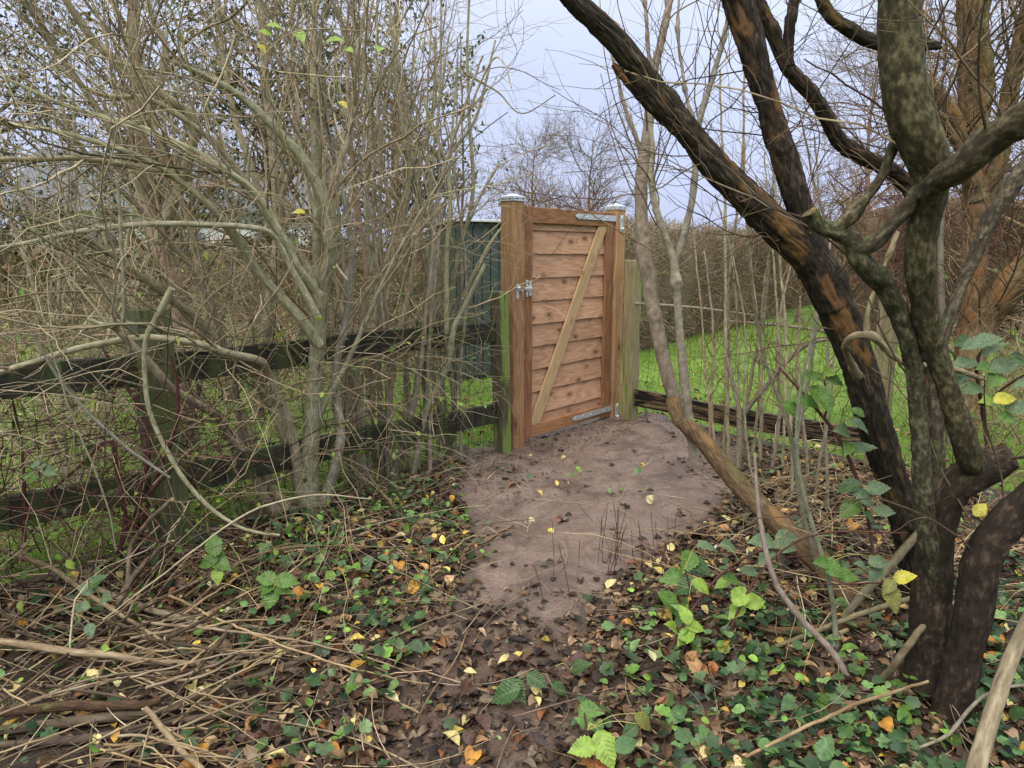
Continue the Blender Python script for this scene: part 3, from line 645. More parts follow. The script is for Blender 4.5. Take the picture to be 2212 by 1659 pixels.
# --- clumps of thinner stems between the big shrub and the gate
def clump(u, v, n, vt, du, w, lab, specific=(), seedY=0., label_extra=''):
    y0 = gY(u, v) + seedY; st = list(specific)
    for k in range(n):
        ub = u + rng.uniform(-30, 30); lean = rng.normal(0, du * 1.5) ; top = vt + rng.uniform(-120, 160); m = rng.uniform(.4, .6); wk = w * rng.uniform(.45, .9)
        st.append(([(ub, v + rng.uniform(-8, 10), wk * 1.2), (ub + lean * .2 + rng.uniform(-18, 18), v - (v - top) * .22, wk), (ub + lean * .35 + rng.uniform(-26, 26), v - (v - top) * .45, wk * .85), (ub + lean * (m + .15) + rng.uniform(-30, 30), v - (v - top) * .7, wk * .7), (ub + lean, top, wk * .4)], [y0 + rng.uniform(-.08, .08), y0 + rng.uniform(-.25, .35)], .02))
    th, S, R, bs = plant('bare_shrub', lab, 'shrub', st, M_tan, group=None, sides=7, first='stem')
    l1 = spawn(S, R, n * 7, (.3, 1.0), 9, (20, 75), .12, .55, (.0025, .006), .2, (.2, 1)); l2 = spawn(*l1, n * 22, (.15, .6), 7, (25, 80), .05, .6, (.0016, .0032), .24)
    l3 = spawn(*l2, n * 38, (.06, .28), 4, (25, 70), .02, .7, (.0012, .0022), .2)
    twigs(th, bs, [l1, l2, l3], M_twig, tint=(.95, .88, .80)); return th
clump(775, 1045, 6, 120, 70, 17, 'bare shrub with one crooked leaning stem just beside the largest shrub', [([(797, 1050, 22), (775, 900, 20), (735, 810, 20), (709, 728, 17), (690, 650, 12)], [gY(797, 1050), gY(797, 1050) + .1], .006)])
clump(848, 1030, 7, 60, 60, 14, 'bare shrub of straight tan stems in front of the lower mossy rail', [([(853, 1030, 20), (839, 903, 17), (849, 798, 15), (870, 690, 14), (888, 605, 12), (905, 480, 10)], [gY(853, 1030)], .006)])
clump(905, 1020, 7, 20, 70, 13, 'bare shrub whose stem crosses in front of the dark green shed', [([(891, 1030, 17), (915, 903, 15), (961, 798, 14), (979, 710, 13), (1000, 668, 12), (1048, 570, 10)], [gY(891, 1030)], .006), ([(965, 720, 12), (965, 560, 11), (972, 455, 10), (968, 367, 9), (937, 280, 8), (915, 210, 6)], [gY(891, 1030), gY(891, 1030) + .1], .006)])
clump(975, 1000, 5, 120, 45, 12, 'slender bare shrub closest to the gate, its twigs reaching into open sky', [([(979, 1000, 15), (979, 868, 13), (968, 780, 12), (965, 710, 11), (985, 560, 10), (1020, 420, 9), (1014, 262, 8), (1010, 105, 6), (1014, -10, 5)], [gY(979, 1000)], .006),
   ([(968, 367, 9), (968, 340, 8), (1024, 262, 7), (1049, 175, 6), (1070, 87, 4)], [gY(979, 1000)], .004), ([(1008, 250, 6), (1060, 130, 4), (1090, 140, 3.2), (1105, 190, 3)], [gY(979, 1000), 4.6], .006), ([(1010, 160, 6), (1075, 200, 4), (1110, 238, 3), (1140, 243, 2.6), (1200, 205, 2.2)], [gY(979, 1000), 4.5], .006),
   ([(1000, 640, 9), (1040, 560, 8), (1062, 520, 7), (1100, 470, 0.1)], [gY(979, 1000)], .004), ([(1015, 470, 9), (1040, 420, 7), (1078, 355, 6)], [gY(979, 1000)], .003)])
clump(740, 1010, 5, 200, 90, 14, 'bare shrub standing behind the crooked leaning stem', seedY=.5)
clump(420, 1080, 6, 150, 110, 14, 'bare shrub behind the broad mossy fence post', seedY=.55)
clump(180, 1130, 6, 100, 120, 13, 'bare shrub beyond the far end of the mossy rails', seedY=.75)

# --- trunks standing beyond the fence on the left
def btree(label, st, nt_, mat=M_tan, name='bare_tree', L=(.4, 1.3)):
    nt_ = nt_ // 2
    th, S, R, bs = plant(name, label, 'tree', st, mat, part='branch', sides=10)
    l1 = spawn(S, R, nt_, L, 9, (15, 50), .2, .5, (.004, .010), .12, (.35, 1)); l2 = spawn(*l1, nt_ * 5, (.2, .7), 6, (20, 60), .1, .6, (.002, .004), .16); l3 = spawn(*l2, nt_ * 10, (.1, .4), 4, (20, 60), .1, .7, (.0015, .0025), .18)
    twigs(th, bs, [l1, l2, l3], M_twig, tint=(.75, .68, .6)); return th
btree('tall bare tree with thick brown trunk behind the broad mossy fence post', [
  ([(392, 1020, 44), (380, 760, 36), (371, 620, 34), (340, 525, 32), (315, 437, 30), (301, 315, 28), (294, 140, 26), (288, 30, 24), (280, -60, 20)], [4.6, 4.55, 4.3], .01),
  ([(340, 525, 26), (420, 290, 22), (350, 205, 20), (210, 95, 18), (130, -20, 15)], [4.4, 3.9], .01),
  ([(301, 315, 18), (360, 130, 14), (330, 40, 12), (300, -60, 9)], [4.5, 4.4], .01),
  ([(315, 437, 18), (220, 250, 15), (110, 90, 12), (30, -40, 9)], [4.4, 3.9], .01)], 60)
btree('bare tree with slim upright trunks behind the largest shrub', [
  ([(560, 900, 26), (575, 700, 22), (600, 500, 20), (585, 300, 18), (570, 120, 15), (560, -40, 12)], [5.4, 5.3], .015),
  ([(590, 500, 16), (520, 300, 13), (480, 100, 10), (470, -40, 8)], [5.35, 5.2], .015),
  ([(600, 450, 14), (640, 280, 12), (630, 60, 9), (640, -50, 7)], [5.3, 5.3], .015)], 60)
btree('bare tree with pale forked stems behind the straight tan shrub', [
  ([(800, 900, 22), (815, 700, 20), (860, 520, 17), (880, 320, 14), (850, 120, 11), (860, -30, 8)], [6.2, 6.1], .02),
  ([(815, 690, 16), (790, 480, 13), (800, 250, 11), (760, 20, 8)], [6.2, 6.0], .02), ([(870, 450, 12), (930, 260, 9), (940, 80, 7)], [6.2, 6.0], .02)], 60)

# --- evergreen trees beyond (dark leaves with sky between)
def leaf_simple(n=3, wd=.42, fold=.10, curl=.15):
    """pointed oval leaf along +y, length 1"""
    y = np.linspace(0, 1, n + 2); w = wd * np.sin(np.pi * y ** .8) ; V = []; T = []
    for i, yy in enumerate(y):
        z = -curl * (yy - .4) ** 2
        if i in (0, n + 1): V.append((0, yy, z))
        else: V += [(-w[i], yy, z + fold * w[i] / wd), (0, yy, z - .02), (w[i], yy, z + fold * w[i] / wd)]
    b = lambda i: 1 + 3 * (i - 1); last = len(V) - 1
    T += [(0, b(1) + 1, b(1)), (0, b(1) + 2, b(1) + 1)]
    for i in range(1, n):
        p, q = b(i), b(i + 1)
        for k in (0, 1): T += [(p + k, p + k + 1, q + k + 1), (p + k, q + k + 1, q + k)]
    p = b(n); T += [(p, p + 1, last), (p + 1, p + 2, last)]
    return np.array(V), np.array(T)
def leaf_outline(pts, fold=.08, curl=.2, crumple=0., seed=0):
    """flat outline -> fan leaf with a bent surface"""
    p = np.array(pts, float); r = np.random.default_rng(seed); c = A(0, .42)
    inner = c + (p - c) * .5; V = np.vstack([[c], inner, p]); n = len(p)
    z = fold * np.abs(V[:, 0]) * 2 - curl * (V[:, 1] - .45) ** 2 + crumple * r.normal(size=len(V)); V = np.column_stack([V, z])
    T = []
    for i in range(n):
        j = (i + 1) % n; T += [(0, 1 + i, 1 + j), (1 + i, 1 + n + i, 1 + n + j), (1 + i, 1 + n + j, 1 + j)]
    return V, np.array(T)
def sym(h): return [(x, y) for x, y in h] + [(-x, y) for x, y in h[::-1] if x > 1e-6]
IVY = sym([(0, .08), (.16, -.04), (.30, .02), (.46, .16), (.30, .32), (.62, .52), (.36, .58), (.20, .66), (0, 1.0)])
LOBED = sym([(0, .1), (.2, .0), (.40, .12), (.46, .3), (.38, .40), (.50, .52), (.44, .72), (.28, .74), (.24, .88), (.10, .90), (0, .98)])
ROUND = sym([(0, .0), (.22, .05), (.36, .25), (.40, .48), (.34, .72), (.18, .92), (0, 1.0)])
MAPLE = sym([(0, .0), (.22, .06), (.42, .04), (.34, .24), (.60, .40), (.36, .52), (.44, .78), (.22, .70), (0, 1.0)])
SERR = sym([(0, 0)] + [(.36 * math.sin(math.pi * (i / 15) ** .72) * (1.0 if i % 2 else .86), i / 15) for i in range(1, 15)] + [(0, 1.02)])
LV = dict(oval=leaf_simple(3, .30, .10, .35), oval2=leaf_simple(4, .24, .22, .8), oval3=leaf_simple(3, .36, -.12, -.5), tiny=leaf_simple(1, .28, .08, .1),
          ivy=leaf_outline(IVY, .06, .15), lobed=leaf_outline(LOBED, .10, .2, .015, 1), round=leaf_outline(ROUND, .12, .25), maple=leaf_outline(MAPLE, .15, .5, .05, 2), crum=leaf_outline(ROUND, .25, .7, .06, 3), serr=leaf_outline(SERR, .14, .35, .012, 4))
def scatter(mb, leaf, pos, yaw, pitch, roll, size, col):
    V, T = LV[leaf]; n = len(pos)
    if n == 0: return
    cy, sy, cp, sp, cr_, sr = np.cos(yaw), np.sin(yaw), np.cos(pitch), np.sin(pitch), np.cos(roll), np.sin(roll); o, z = np.ones(n), np.zeros(n)
    Rz = np.stack([np.stack([cy, -sy, z], -1), np.stack([sy, cy, z], -1), np.stack([z, z, o], -1)], 1)
    Rx = np.stack([np.stack([o, z, z], -1), np.stack([z, cp, -sp], -1), np.stack([z, sp, cp], -1)], 1)
    Ry = np.stack([np.stack([cr_, z, sr], -1), np.stack([z, o, z], -1), np.stack([-sr, z, cr_], -1)], 1)
    Mx = Rz @ Rx @ Ry; W = np.einsum('nij,vj->nvi', Mx, V) * np.asarray(size).reshape(-1, 1, 1) + np.asarray(pos)[:, None]
    k = len(V); Ti = (T[None] + (np.arange(n) * k)[:, None, None]).reshape(-1, 3)
    mb.add(W.reshape(-1, 3), None, Ti, np.repeat(np.asarray(col, float), k, 0), np.tile(V, (n, 1)))
def rnd_leaves(mb, leaf, pos, size, cols, flat=None, mul=None):
    n = len(pos); c = np.asarray(cols)[rng.integers(len(cols), size=n)] * np.exp(.35 * rng.normal(size=(n, 1))); c = np.clip(c, .004, .8)
    if mul is not None: c = c * mul
    if flat is None: pt, ro = rng.uniform(-1.4, 1.4, n), rng.uniform(-1.4, 1.4, n)
    else: pt, ro = rng.normal(0, 1, n) * flat, rng.normal(0, 1, n) * flat
    scatter(mb, leaf, pos, rng.uniform(0, 6.28, n), pt, ro, rng.uniform(*size, n), c)

def evergreen(x, y, h, w, n, label, cols, size=(.05, .085), z0=1.0):
    th = empty('evergreen_tree', (x, y, 0)); tag(th, label, 'tree')
    p0 = np.array([[x, y, -.1], [x + .05, y, h * .35], [x - .08, y + .05, h * .7], [x, y, h]]); q = resample(np.column_stack([p0, [.11, .09, .05, .015]]), 16)
    mb = MB(); mb.tubes(q[:, :3], q[:, 3], 8, rough=.04); mb.build('trunk', M_old, th, origin=(x, y, 0)).location = (0, 0, 0)
    S = q[None, :, :3]; R = q[None, :, 3]
    l1 = spawn(S, R, 46, (w * .6, w * 1.2), 9, (45, 85), .25, .5, (.008, .03), .12, (.22, .97)); l2 = spawn(*l1, 260, (.3, .9), 7, (25, 70), .1, .6, (.004, .01), .15); l3 = spawn(*l2, 900, (.12, .45), 5, (25, 70), .05, .6, (.002, .004), .2)
    twigs(th, (x, y, 0), [l1, l2, l3], M_old, 'limbs')
    a, _ = spawn(*l3, n, (.02, .07), 2, (20, 90), 0, .5, (.001, .002)); mb = MB(); rnd_leaves(mb, 'tiny', a[:, 1], size, cols)
    o = mb.build('crown', M_leaf, th, origin=(x, y, 0)); o.location = (0, 0, 0); o['kind'] = 'stuff'
DG = [(.035, .052, .018), (.055, .078, .024), (.09, .11, .035), (.028, .04, .018), (.13, .14, .045)]
YG = [(.05, .07, .02), (.10, .13, .03), (.16, .17, .04), (.035, .05, .016)]
evergreen(-6.6, 9.2, 4.3, 1.5, 5600, 'dark leaved evergreen tree farthest from the gate, behind the shrubs', DG)
evergreen(-4.7, 9.6, 4.6, 1.5, 5600, 'tall dark leaved evergreen tree behind the thick brown trunk', DG)
evergreen(-2.9, 9.0, 4.4, 1.3, 5600, 'dark leaved evergreen tree behind the slim upright trunks', DG)
evergreen(-1.55, 10.2, 3.9, 1.1, 4000, 'lower evergreen tree with olive leaves, next to the green shed', DG + YG)

# --- thicket beyond the fence: nobody could count it
def thicket(name, label, x0, x1, y0, y1, h, n, cols, leafc, nl, keep=None, mat=M_twig, lf=(.03, .06)):
    x = rng.uniform(x0, x1, n); y = rng.uniform(y0, y1, n)
    if keep is not None: k = keep(x, y); x, y = x[k], y[k]
    n = len(x); p = np.empty((n, 6, 3)); p[:, 0] = np.stack([x, y, rng.uniform(0, h * .75, n)], 1); d = norm(rng.normal(size=(n, 3)) * A(1, 1, .8) + A(0, 0, .35)); L = rng.uniform(.3, 1.1, n)[:, None]
    for k in range(1, 6): p[:, k] = p[:, k - 1] + d * L / 5; d = norm(d + .22 * rng.normal(size=d.shape) - A(0, 0, .06)); 
    p[..., 2] = np.maximum(p[..., 2], .01); r = rng.uniform(.0016, .0042, n)[:, None] * np.linspace(1, .5, 6)
    l2 = spawn(p, r, n, (.1, .35), 4, (25, 70), .0, .7, (.0014, .0025), .2)
    mb = MB(); mb.tubes(p, r, 3, tints(n, cols, .3)); mb.tubes(l2[0], l2[1], 3, tints(len(l2[0]), cols, .3))
    o = mb.build(name, mat); tag(o, label, 'undergrowth', kind='stuff')
    if nl:
        m2 = MB(); a, _ = spawn(p, r, nl, (.01, .04), 2); rnd_leaves(m2, 'oval', a[:, 1], lf, leafc)
        tag(m2.build(name + '_leaves', M_leaf), 'scattered small green leaves among the ' + name.replace('_', ' '), 'leaves', kind='stuff')
LG = [(.16, .27, .035), (.10, .20, .03), (.24, .32, .05), (.07, .13, .03)]
bl = lambda lo, hi: (lambda x, y: (beyond(x, y) > lo) & (beyond(x, y) < hi))
thicket('far_thicket', 'tangle of brown twigs standing beyond the mossy rails', -7.5, -.75, 3.2, 9.5, 1.3, 3900, (1.0, .9, .8), LG, 2200, bl(.5, 5.5))
thicket('fence_thicket', 'low tangle of thin twigs along the foot of the mossy rails', -3.6, -.4, 1.9, 5.2, 1.35, 2300, (.85, .78, .7), LG, 750, bl(-.5, .5), lf=(.025, .05))
thicket('dark_thicket', 'reddish brown bramble tangle around the broad mossy post', -3.2, -1.35, 2.3, 4.0, 1.1, 520, (1., 1., 1.), LG, 140, bl(-.45, .4), M_red)

thicket('right_thicket', 'dense brown bramble tangle behind the mossy and flaking trees', 2.4, 7.5, 3.4, 8.0, 1.25, 2600, (.75, .6, .55), LG, 500, lambda x, y: (x > 2.3 + (y - 3.4) * .45))
# --- red-brown bramble stems climbing at the broad post
def canes(name, label, cat, traces, mat, group=None, sides=6, wob=.006, leaves=None):
    trs = [trace(p, Y, wob=wob) for p, Y in traces]; base = (float(trs[0][0][0][0]), float(trs[0][0][0][1]), 0.)
    th = empty(name, base); tag(th, label, cat, group)
    for pt, r in trs:
        mb = MB(); mb.tubes(pt, r, sides, tints(1, amp=.1), rough=.02, cap=True); mb.build('stem', mat, th, origin=base).location = (0, 0, 0)
    return th, trs, base
canes('climbing_bramble', 'dark red bramble stems climbing the broad mossy post', 'bramble', [
  ([(280, 1250, 16), (300, 1080, 14), (318, 980, 12), (305, 890, 10), (250, 800, 8), (215, 740, 5)], [3.2, 3.25]), ([(290, 1200, 14), (345, 1010, 12), (378, 930, 11), (385, 840, 9), (370, 770, 6)], [3.2, 3.15]),
  ([(250, 1230, 14), (270, 1130, 12), (250, 1000, 11), (235, 950, 9), (180, 1000, 7), (90, 1080, 6)], [3.1, 3.0]), ([(265, 1160, 9), (330, 1060, 8), (390, 1000, 5)], [3.15, 3.1]), ([(50, 1170, 9), (52, 1060, 8), (45, 950, 6), (20, 840, 4)], [2.9, 3.0])], M_red)

# --- single long stems hanging in front of the mossy fence
for nm, lab, p, Y, mt in (('hanging_branch', 'pale crooked branch hanging down across the broad mossy post', [(371, 622, 16), (336, 690, 13), (315, 735, 11), (314, 850, 10), (332, 920, 10), (388, 1025, 10), (450, 1095, 9), (507, 1133, 8), (560, 1152, 7), (605, 1156, 5)], [2.95, 2.9, 2.85], M_tan),
   ('hanging_branch', 'straight grey stem slanting down in front of the broad mossy post', [(58, 700, 5), (91, 756, 6), (147, 843, 7), (210, 910, 7), (290, 980, 7), (367, 1032, 6)], [2.6, 2.75], M_grey),
   ('hanging_branch', 'thin straw coloured stem drooping past the lower rail', [(100, 720, 3.5), (140, 833, 4), (168, 927, 4), (210, 1025, 4), (238, 1113, 3.5), (250, 1190, 3)], [2.6, 2.7], M_twig),
   ('hanging_branch', 'long straw coloured stem arching over the litter to the shrub foot', [(225, 1340, 3.5), (330, 1262, 4), (500, 1134, 4.5), (590, 1088, 4.5), (700, 1068, 4), (800, 1078, 3)], [2.5, 2.7, 3.0], M_twig),
   ('hanging_branch', 'thick arching branch stub with hooked twig before the rails', [(190, 690, 9), (245, 705, 12), (268, 690, 10), (268, 620, 9), (262, 520, 8), (255, 400, 6)], [2.95, 2.9], M_tan)):
    canes(nm, lab, 'branch', [(p, Y)], mt, sides=8)

# --- right side: leaning dark tree
th, S, R, bs = plant('leaning_tree', 'dark ridged tree leaning across the sky toward the gate', 'tree', [
  ([(1995, 1335, 100), (1978, 1230, 84), (1958, 1130, 78), (1905, 960, 80), (1860, 800, 86), (1800, 650, 92), (1745, 545, 95), (1670, 480, 82), (1560, 370, 74), (1440, 225, 70), (1340, 100, 62), (1240, 0, 56), (1190, -60, 50)], [2.85, 2.84, 2.78, 2.7, 2.6, 2.5], .004),
  ([(1800, 665, 56), (1772, 590, 68), (1738, 480, 66), (1712, 400, 64), (1680, 300, 64), (1648, 190, 66), (1615, 70, 72), (1580, -40, 74)], [2.74, 2.7, 2.6], .004),
  ([(1600, 420, 40), (1500, 310, 36), (1420, 240, 32), (1350, 165, 26), (1325, 138, 14)], [2.86, 2.8], .004),
  ([(2005, 1250, 60), (2015, 900, 52), (2010, 600, 48), (1990, 455, 44), (1965, 405, 42), (1928, 370, 40), (1858, 335, 40), (1815, 305, 40), (1791, 262, 38), (1753, 198, 38), (1704, 147, 36), (1672, 80, 34), (1640, 10, 32), (1615, -40, 30)], [3.0, 3.05, 2.95, 2.9], .004),
  ([(1703, 140, 30), (1702, 85, 28), (1712, 30, 26), (1722, -40, 24)], [2.93, 2.9], .004),
  ([(2030, 100, 20), (1960, 96, 34), (1880, 88, 36), (1820, 55, 34), (1785, 20, 32), (1765, -30, 30)], [3.1, 3.0], .004)], M_dark, part='branch', detail='ridge', wmul=.86)
l1 = spawn(S[[0, 1, 3, 4]], R[[0, 1, 3, 4]], 46, (.3, 1.0), 10, (30, 80), .1, .2, (.0016, .0032), .2, (.4, .8), bias=(.25, 0, 0)); l2 = spawn(*l1, 260, (.12, .5), 6, (25, 65), .1, .7, (.0014, .0026), .2); twigs(th, bs, [l1, l2], M_dead, tint=(.42, .34, .28))
hk = [([(1854, 812, 20), (1830, 765, 17), (1832, 733, 17), (1872, 722, 19), (1910, 749, 17), (1950, 782, 15), (2054, 796, 14), (2118, 818, 12)], [2.62, 2.42, 2.40, 2.45, 2.5]), ([(1872, 722, 14), (1874, 675, 12), (1893, 620, 11), (1940, 500, 9)], [2.42, 2.45])]
for p, Y in hk:
    pt, r = trace(p, Y); mb = MB(); mb.trunk(pt, r * .8, 'lump', (.8, .74, .66)); mb.build('hooked_shoot', M_tan, th, origin=bs).location = (0, 0, 0)

# --- right foreground mossy multi-stem tree
th, S, R, bs = plant('mossy_tree', 'mossy many stemmed tree forking low over the ivy', 'tree', [
  ([(2000, 1500, 150), (2006, 1420, 112), (2010, 1290, 96), (2022, 1180, 84), (2040, 1090, 76), (2062, 1045, 84), (2110, 1018, 88), (2165, 995, 78), (2186, 985, 60)], [2.26, 2.24, 2.2, 2.15], .004),
  ([(2106, 1030, 12), (2103, 1010, 54), (2090, 975, 60), (2064, 885, 56), (2033, 798, 54), (2012, 721, 56), (1996, 640, 62), (1988, 560, 72), (2003, 455, 84), (2016, 372, 96), (1986, 285, 112), (1955, 180, 104), (1946, 60, 100), (1942, -60, 98)], [2.18, 2.1, 2.0, 1.9, 1.85], .004),
  ([(2016, 1275, 8), (2008, 1190, 46), (1995, 1100, 46), (1987, 973, 44), (1977, 833, 44), (1963, 745, 46), (1940, 672, 50), (1900, 605, 54), (1858, 568, 56), (1845, 525, 50), (1802, 500, 40), (1774, 490, 36), (1752, 455, 30)], [2.2, 2.12, 2.0, 1.95], .004),
  ([(2030, 1150, 40), (2028, 1008, 38), (2020, 880, 34), (2030, 760, 30), (2068, 640, 30), (2103, 560, 32), (2150, 460, 36), (2212, 367, 42), (2260, 300, 42)], [2.3, 2.5, 2.6], .004),
  ([(2004, 420, 50), (2034, 384, 66), (2074, 358, 76), (2138, 305, 80), (2212, 255, 84), (2290, 215, 84)], [1.9, 1.75, 1.6], .004),
  ([(1850, 540, 34), (1885, 525, 36), (1921, 490, 36), (1965, 440, 40), (1995, 400, 40)], [1.98, 1.93], .003),
  ([(1805, 500, 26), (1823, 483, 26), (1893, 402, 26), (1928, 322, 26), (1950, 260, 26)], [1.97, 1.95], .003),
  ([(2050, 1560, 84), (2080, 1440, 82), (2105, 1320, 84), (2120, 1220, 88), (2165, 1140, 80), (2225, 1080, 78), (2300, 1010, 70)], [2.1, 2.1, 2.05], .004)], M_mossy, part='branch', detail='lump', wmul=.84)
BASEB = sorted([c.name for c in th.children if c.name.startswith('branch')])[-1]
l1 = spawn(S, R, 26, (.3, .9), 9, (30, 70), .25, .2, (.002, .004), .15, (.5, 1)); l2 = spawn(*l1, 90, (.1, .4), 6, (25, 65), .1, .7, (.0013, .0022), .2); twigs(th, bs, [l1, l2], M_dead, tint=(.55, .48, .4))
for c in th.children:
    if c.name.startswith('trunk') or c.name == BASEB: c.data.materials[0] = M_base_shade        # darker bark at the base, shadow put into its colour

# --- flaking tree behind it at the right
th, S, R, bs = plant('flaking_tree', 'flaking orange brown tree behind the mossy many stemmed tree', 'tree', [
  ([(2075, 940, 64), (2090, 800, 54), (2130, 690, 60), (2190, 610, 66), (2260, 540, 62)], [4.2, 4.2, 4.0], .006),
  ([(2085, 850, 54), (2100, 650, 50), (2105, 455, 54), (2103, 350, 54), (2100, 210, 54), (2094, 35, 54), (2090, -50, 52)], [4.25, 4.3], .008),
  ([(2110, 430, 44), (2080, 300, 36), (2030, 215, 40), (1990, 170, 34), (1960, 120, 20)], [4.25, 4.1], .006),
  ([(2105, 300, 36), (2130, 180, 34), (2120, 60, 30), (2140, -50, 26)], [4.3, 4.2], .008),
  ([(2106, 520, 34), (2150, 350, 30), (2180, 180, 26), (2212, 40, 22), (2230, -40, 20)], [4.3, 4.2], .008),
  ([(2104, 400, 26), (2075, 330, 22), (2040, 270, 20), (2015, 230, 14)], [4.2, 4.0], .006),
  ([(2150, 420, 22), (2195, 200, 18), (2225, 20, 14)], [4.3, 4.2], .008)], M_old, part='branch', detail='ridge', wmul=.95)
l1 = spawn(S, R, 110, (.4, 1.4), 9, (25, 70), .15, .3, (.003, .007), .15, (.35, 1)); l2 = spawn(*l1, 600, (.15, .6), 6, (25, 65), .1, .6, (.002, .0035), .18); l3 = spawn(*l2, 900, (.08, .3), 4, (25, 65), .05, .7, (.0015, .0024), .2)
twigs(th, bs, [l1, l2, l3], M_dead, tint=(.7, .6, .5))

# --- sapling on a fallen-looking rooted log over the path
th, S, R, bs = plant('curved_sapling', 'smooth grey sapling rising from a curved trunk leaning over the path', 'tree', [
  ([(1868, 1330, 62), (1800, 1245, 58), (1740, 1185, 56), (1680, 1128, 52), (1620, 1072, 48), (1555, 1000, 44), (1510, 945, 42), (1478, 915, 41), (1462, 885, 40), (1455, 866, 36)], [2.83, 3.1, 3.45, 3.8, 3.98], .004),
  ([(1476, 905, 30), (1460, 872, 33), (1436, 790, 33), (1418, 700, 33), (1400, 600, 31), (1388, 500, 30), (1385, 400, 29), (1394, 320, 28), (1402, 250, 24), (1412, 160, 22), (1430, 80, 19), (1448, 0, 17), (1455, -50, 15)], [3.96, 4.0, 4.1, 4.2], .005),
  ([(1500, 995, 22), (1490, 930, 21), (1480, 830, 21), (1468, 700, 20), (1456, 570, 19), (1428, 485, 15), (1408, 400, 13), (1410, 330, 12), (1403, 250, 10), (1398, 190, 8)], [3.78, 3.85, 3.9], .006),
  ([(1456, 575, 16), (1480, 500, 16), (1498, 400, 15), (1506, 285, 14), (1530, 200, 13), (1560, 100, 12), (1578, 20, 10), (1590, -50, 9)], [3.88, 3.95], .006),
  ([(1390, 345, 14), (1372, 290, 11), (1345, 222, 9), (1330, 150, 7), (1322, 120, 4)], [4.1, 4.1], .004),
  ([(1412, 200, 10), (1400, 110, 9), (1395, 30, 7), (1385, -40, 5)], [4.15, 4.2], .006),
  ([(1506, 300, 9), (1480, 200, 7), (1465, 80, 6), (1470, -30, 4)], [3.9, 3.95], .008)], M_grey, part='branch', detail='lump', wmul=.92)
l1 = spawn(S[1:], R[1:], 40, (.3, 1.0), 8, (20, 50), .3, .4, (.002, .005), .12, (.45, 1)); l2 = spawn(*l1, 110, (.1, .4), 5, (25, 60), .1, .6, (.0015, .0025), .18); twigs(th, bs, [l1, l2], M_dead, tint=(.75, .65, .52))
# lower bark of that log is rough and brown
[c for c in th.children if c.name.startswith('trunk')][0].data.materials[0] = M_log

# --- upright canes and saplings along the wire mesh
defs = [(1545, 985, 1520, 540, 6), (1562, 985, 1606, 300, 8), (1575, 1000, 1555, 150, 8), (1596, 985, 1575, 520, 6), (1604, 1005, 1668, 420, 8), (1622, 1005, 1700, 380, 6), (1640, 1010, 1610, 60, 8), (1665, 1000, 1740, 470, 8), (1690, 1000, 1652, 330, 6), (1712, 1030, 1660, 120, 7), (1735, 1040, 1728, 640, 8), (1760, 1045, 1815, 560, 6), (1535, 960, 1490, 420, 5), (1788, 1060, 1760, 300, 7), (1630, 1040, 1545, 420, 6)]
for k, (u0, v0, u1, v1, w) in enumerate(defs):
    Y0 = 5.2 - (u0 - 1540) * .0032 - (.5 if v0 > 1020 else 0); Y0 = min(Y0, gY(u0, v0) + .02); v0 = float(pix(A((u0 - CX) / F * Y0, Y0, -.03))[1])
    um = u0 + (u1 - u0) * .5 + rng.uniform(-24, 24)
    lb = ('tall' if v1 < 350 else 'short') + ' slender leafless sapling ' + ('leaning toward the dark trunk' if u1 - u0 > 25 else 'leaning toward the gate' if u1 - u0 < -25 else 'standing upright') + ' along the wire mesh'
    th, S, R, bs = plant('cane_sapling', lb, 'sapling', [([(u0, v0, w * 1.1), (u0 + (u1 - u0) * .22 + rng.uniform(-6, 6), v0 + (v1 - v0) * .25, w), (um, v0 + (v1 - v0) * .6, w * .8), (u1, v1, w * .5)], [Y0, Y0 + rng.uniform(-.15, .15)], .015)], M_tan, sides=7, group='slender saplings along the mesh', first='stem')
    l1 = spawn(S, R, 9, (.2, .9), 8, (25, 65), .1, .55, (.002, .004), .2, (.2, 1)); l2 = spawn(*l1, 34, (.08, .35), 5, (25, 60), .1, .6, (.0014, .0022), .18); twigs(th, bs, [l1, l2], M_dead, tint=(.8, .68, .52))
canes('forked_sapling', 'low sapling with one long side branch bending toward the dark leaning trunk', 'sapling', [([(1595, 1010, 14), (1597, 900, 13), (1585, 830, 10), (1568, 770, 9)], [4.75, 4.8]), ([(1598, 905, 11), (1640, 850, 11), (1718, 763, 10), (1760, 738, 9), (1812, 729, 7)], [4.78, 4.5])], M_grey)
for lab, p, Y in [('thin forked sapling beside the bramble with a large bright leaf', [([(1790, 1310, 14), (1735, 1110, 13), (1715, 985, 11), (1695, 900, 9), (1645, 760, 8), (1620, 560, 6), (1628, 440, 4)], [2.95, 3.1]), ([(1714, 980, 9), (1745, 830, 9), (1770, 660, 8), (1790, 560, 6), (1800, 480, 4)], [3.05, 3.1])], 0),
                  ('thin straight stem standing between path and mossy tree, rooted in ivy', [([(1850, 1500, 16), (1800, 1410, 15), (1740, 1345, 14), (1680, 1265, 13), (1650, 1170, 11), (1636, 1080, 9), (1630, 980, 6)], [2.3, 2.45])], 0),
                  ('thin pole crossing in front of the curved trunk, rooted in ivy', [([(1806, 1400, 13), (1798, 1300, 12), (1775, 1200, 11), (1740, 1080, 11), (1722, 985, 10), (1728, 850, 8), (1760, 700, 6)], [2.5, 2.7])], 0),
                  ('grey vertical stem hanging beside the mossy stems', [([(2050, 960, 14), (2040, 860, 15), (2036, 700, 15), (2030, 540, 13), (2042, 380, 10)], [2.6, 2.6])], 0)]:
    canes('thin_sapling', lab, 'sapling', p, M_grey)

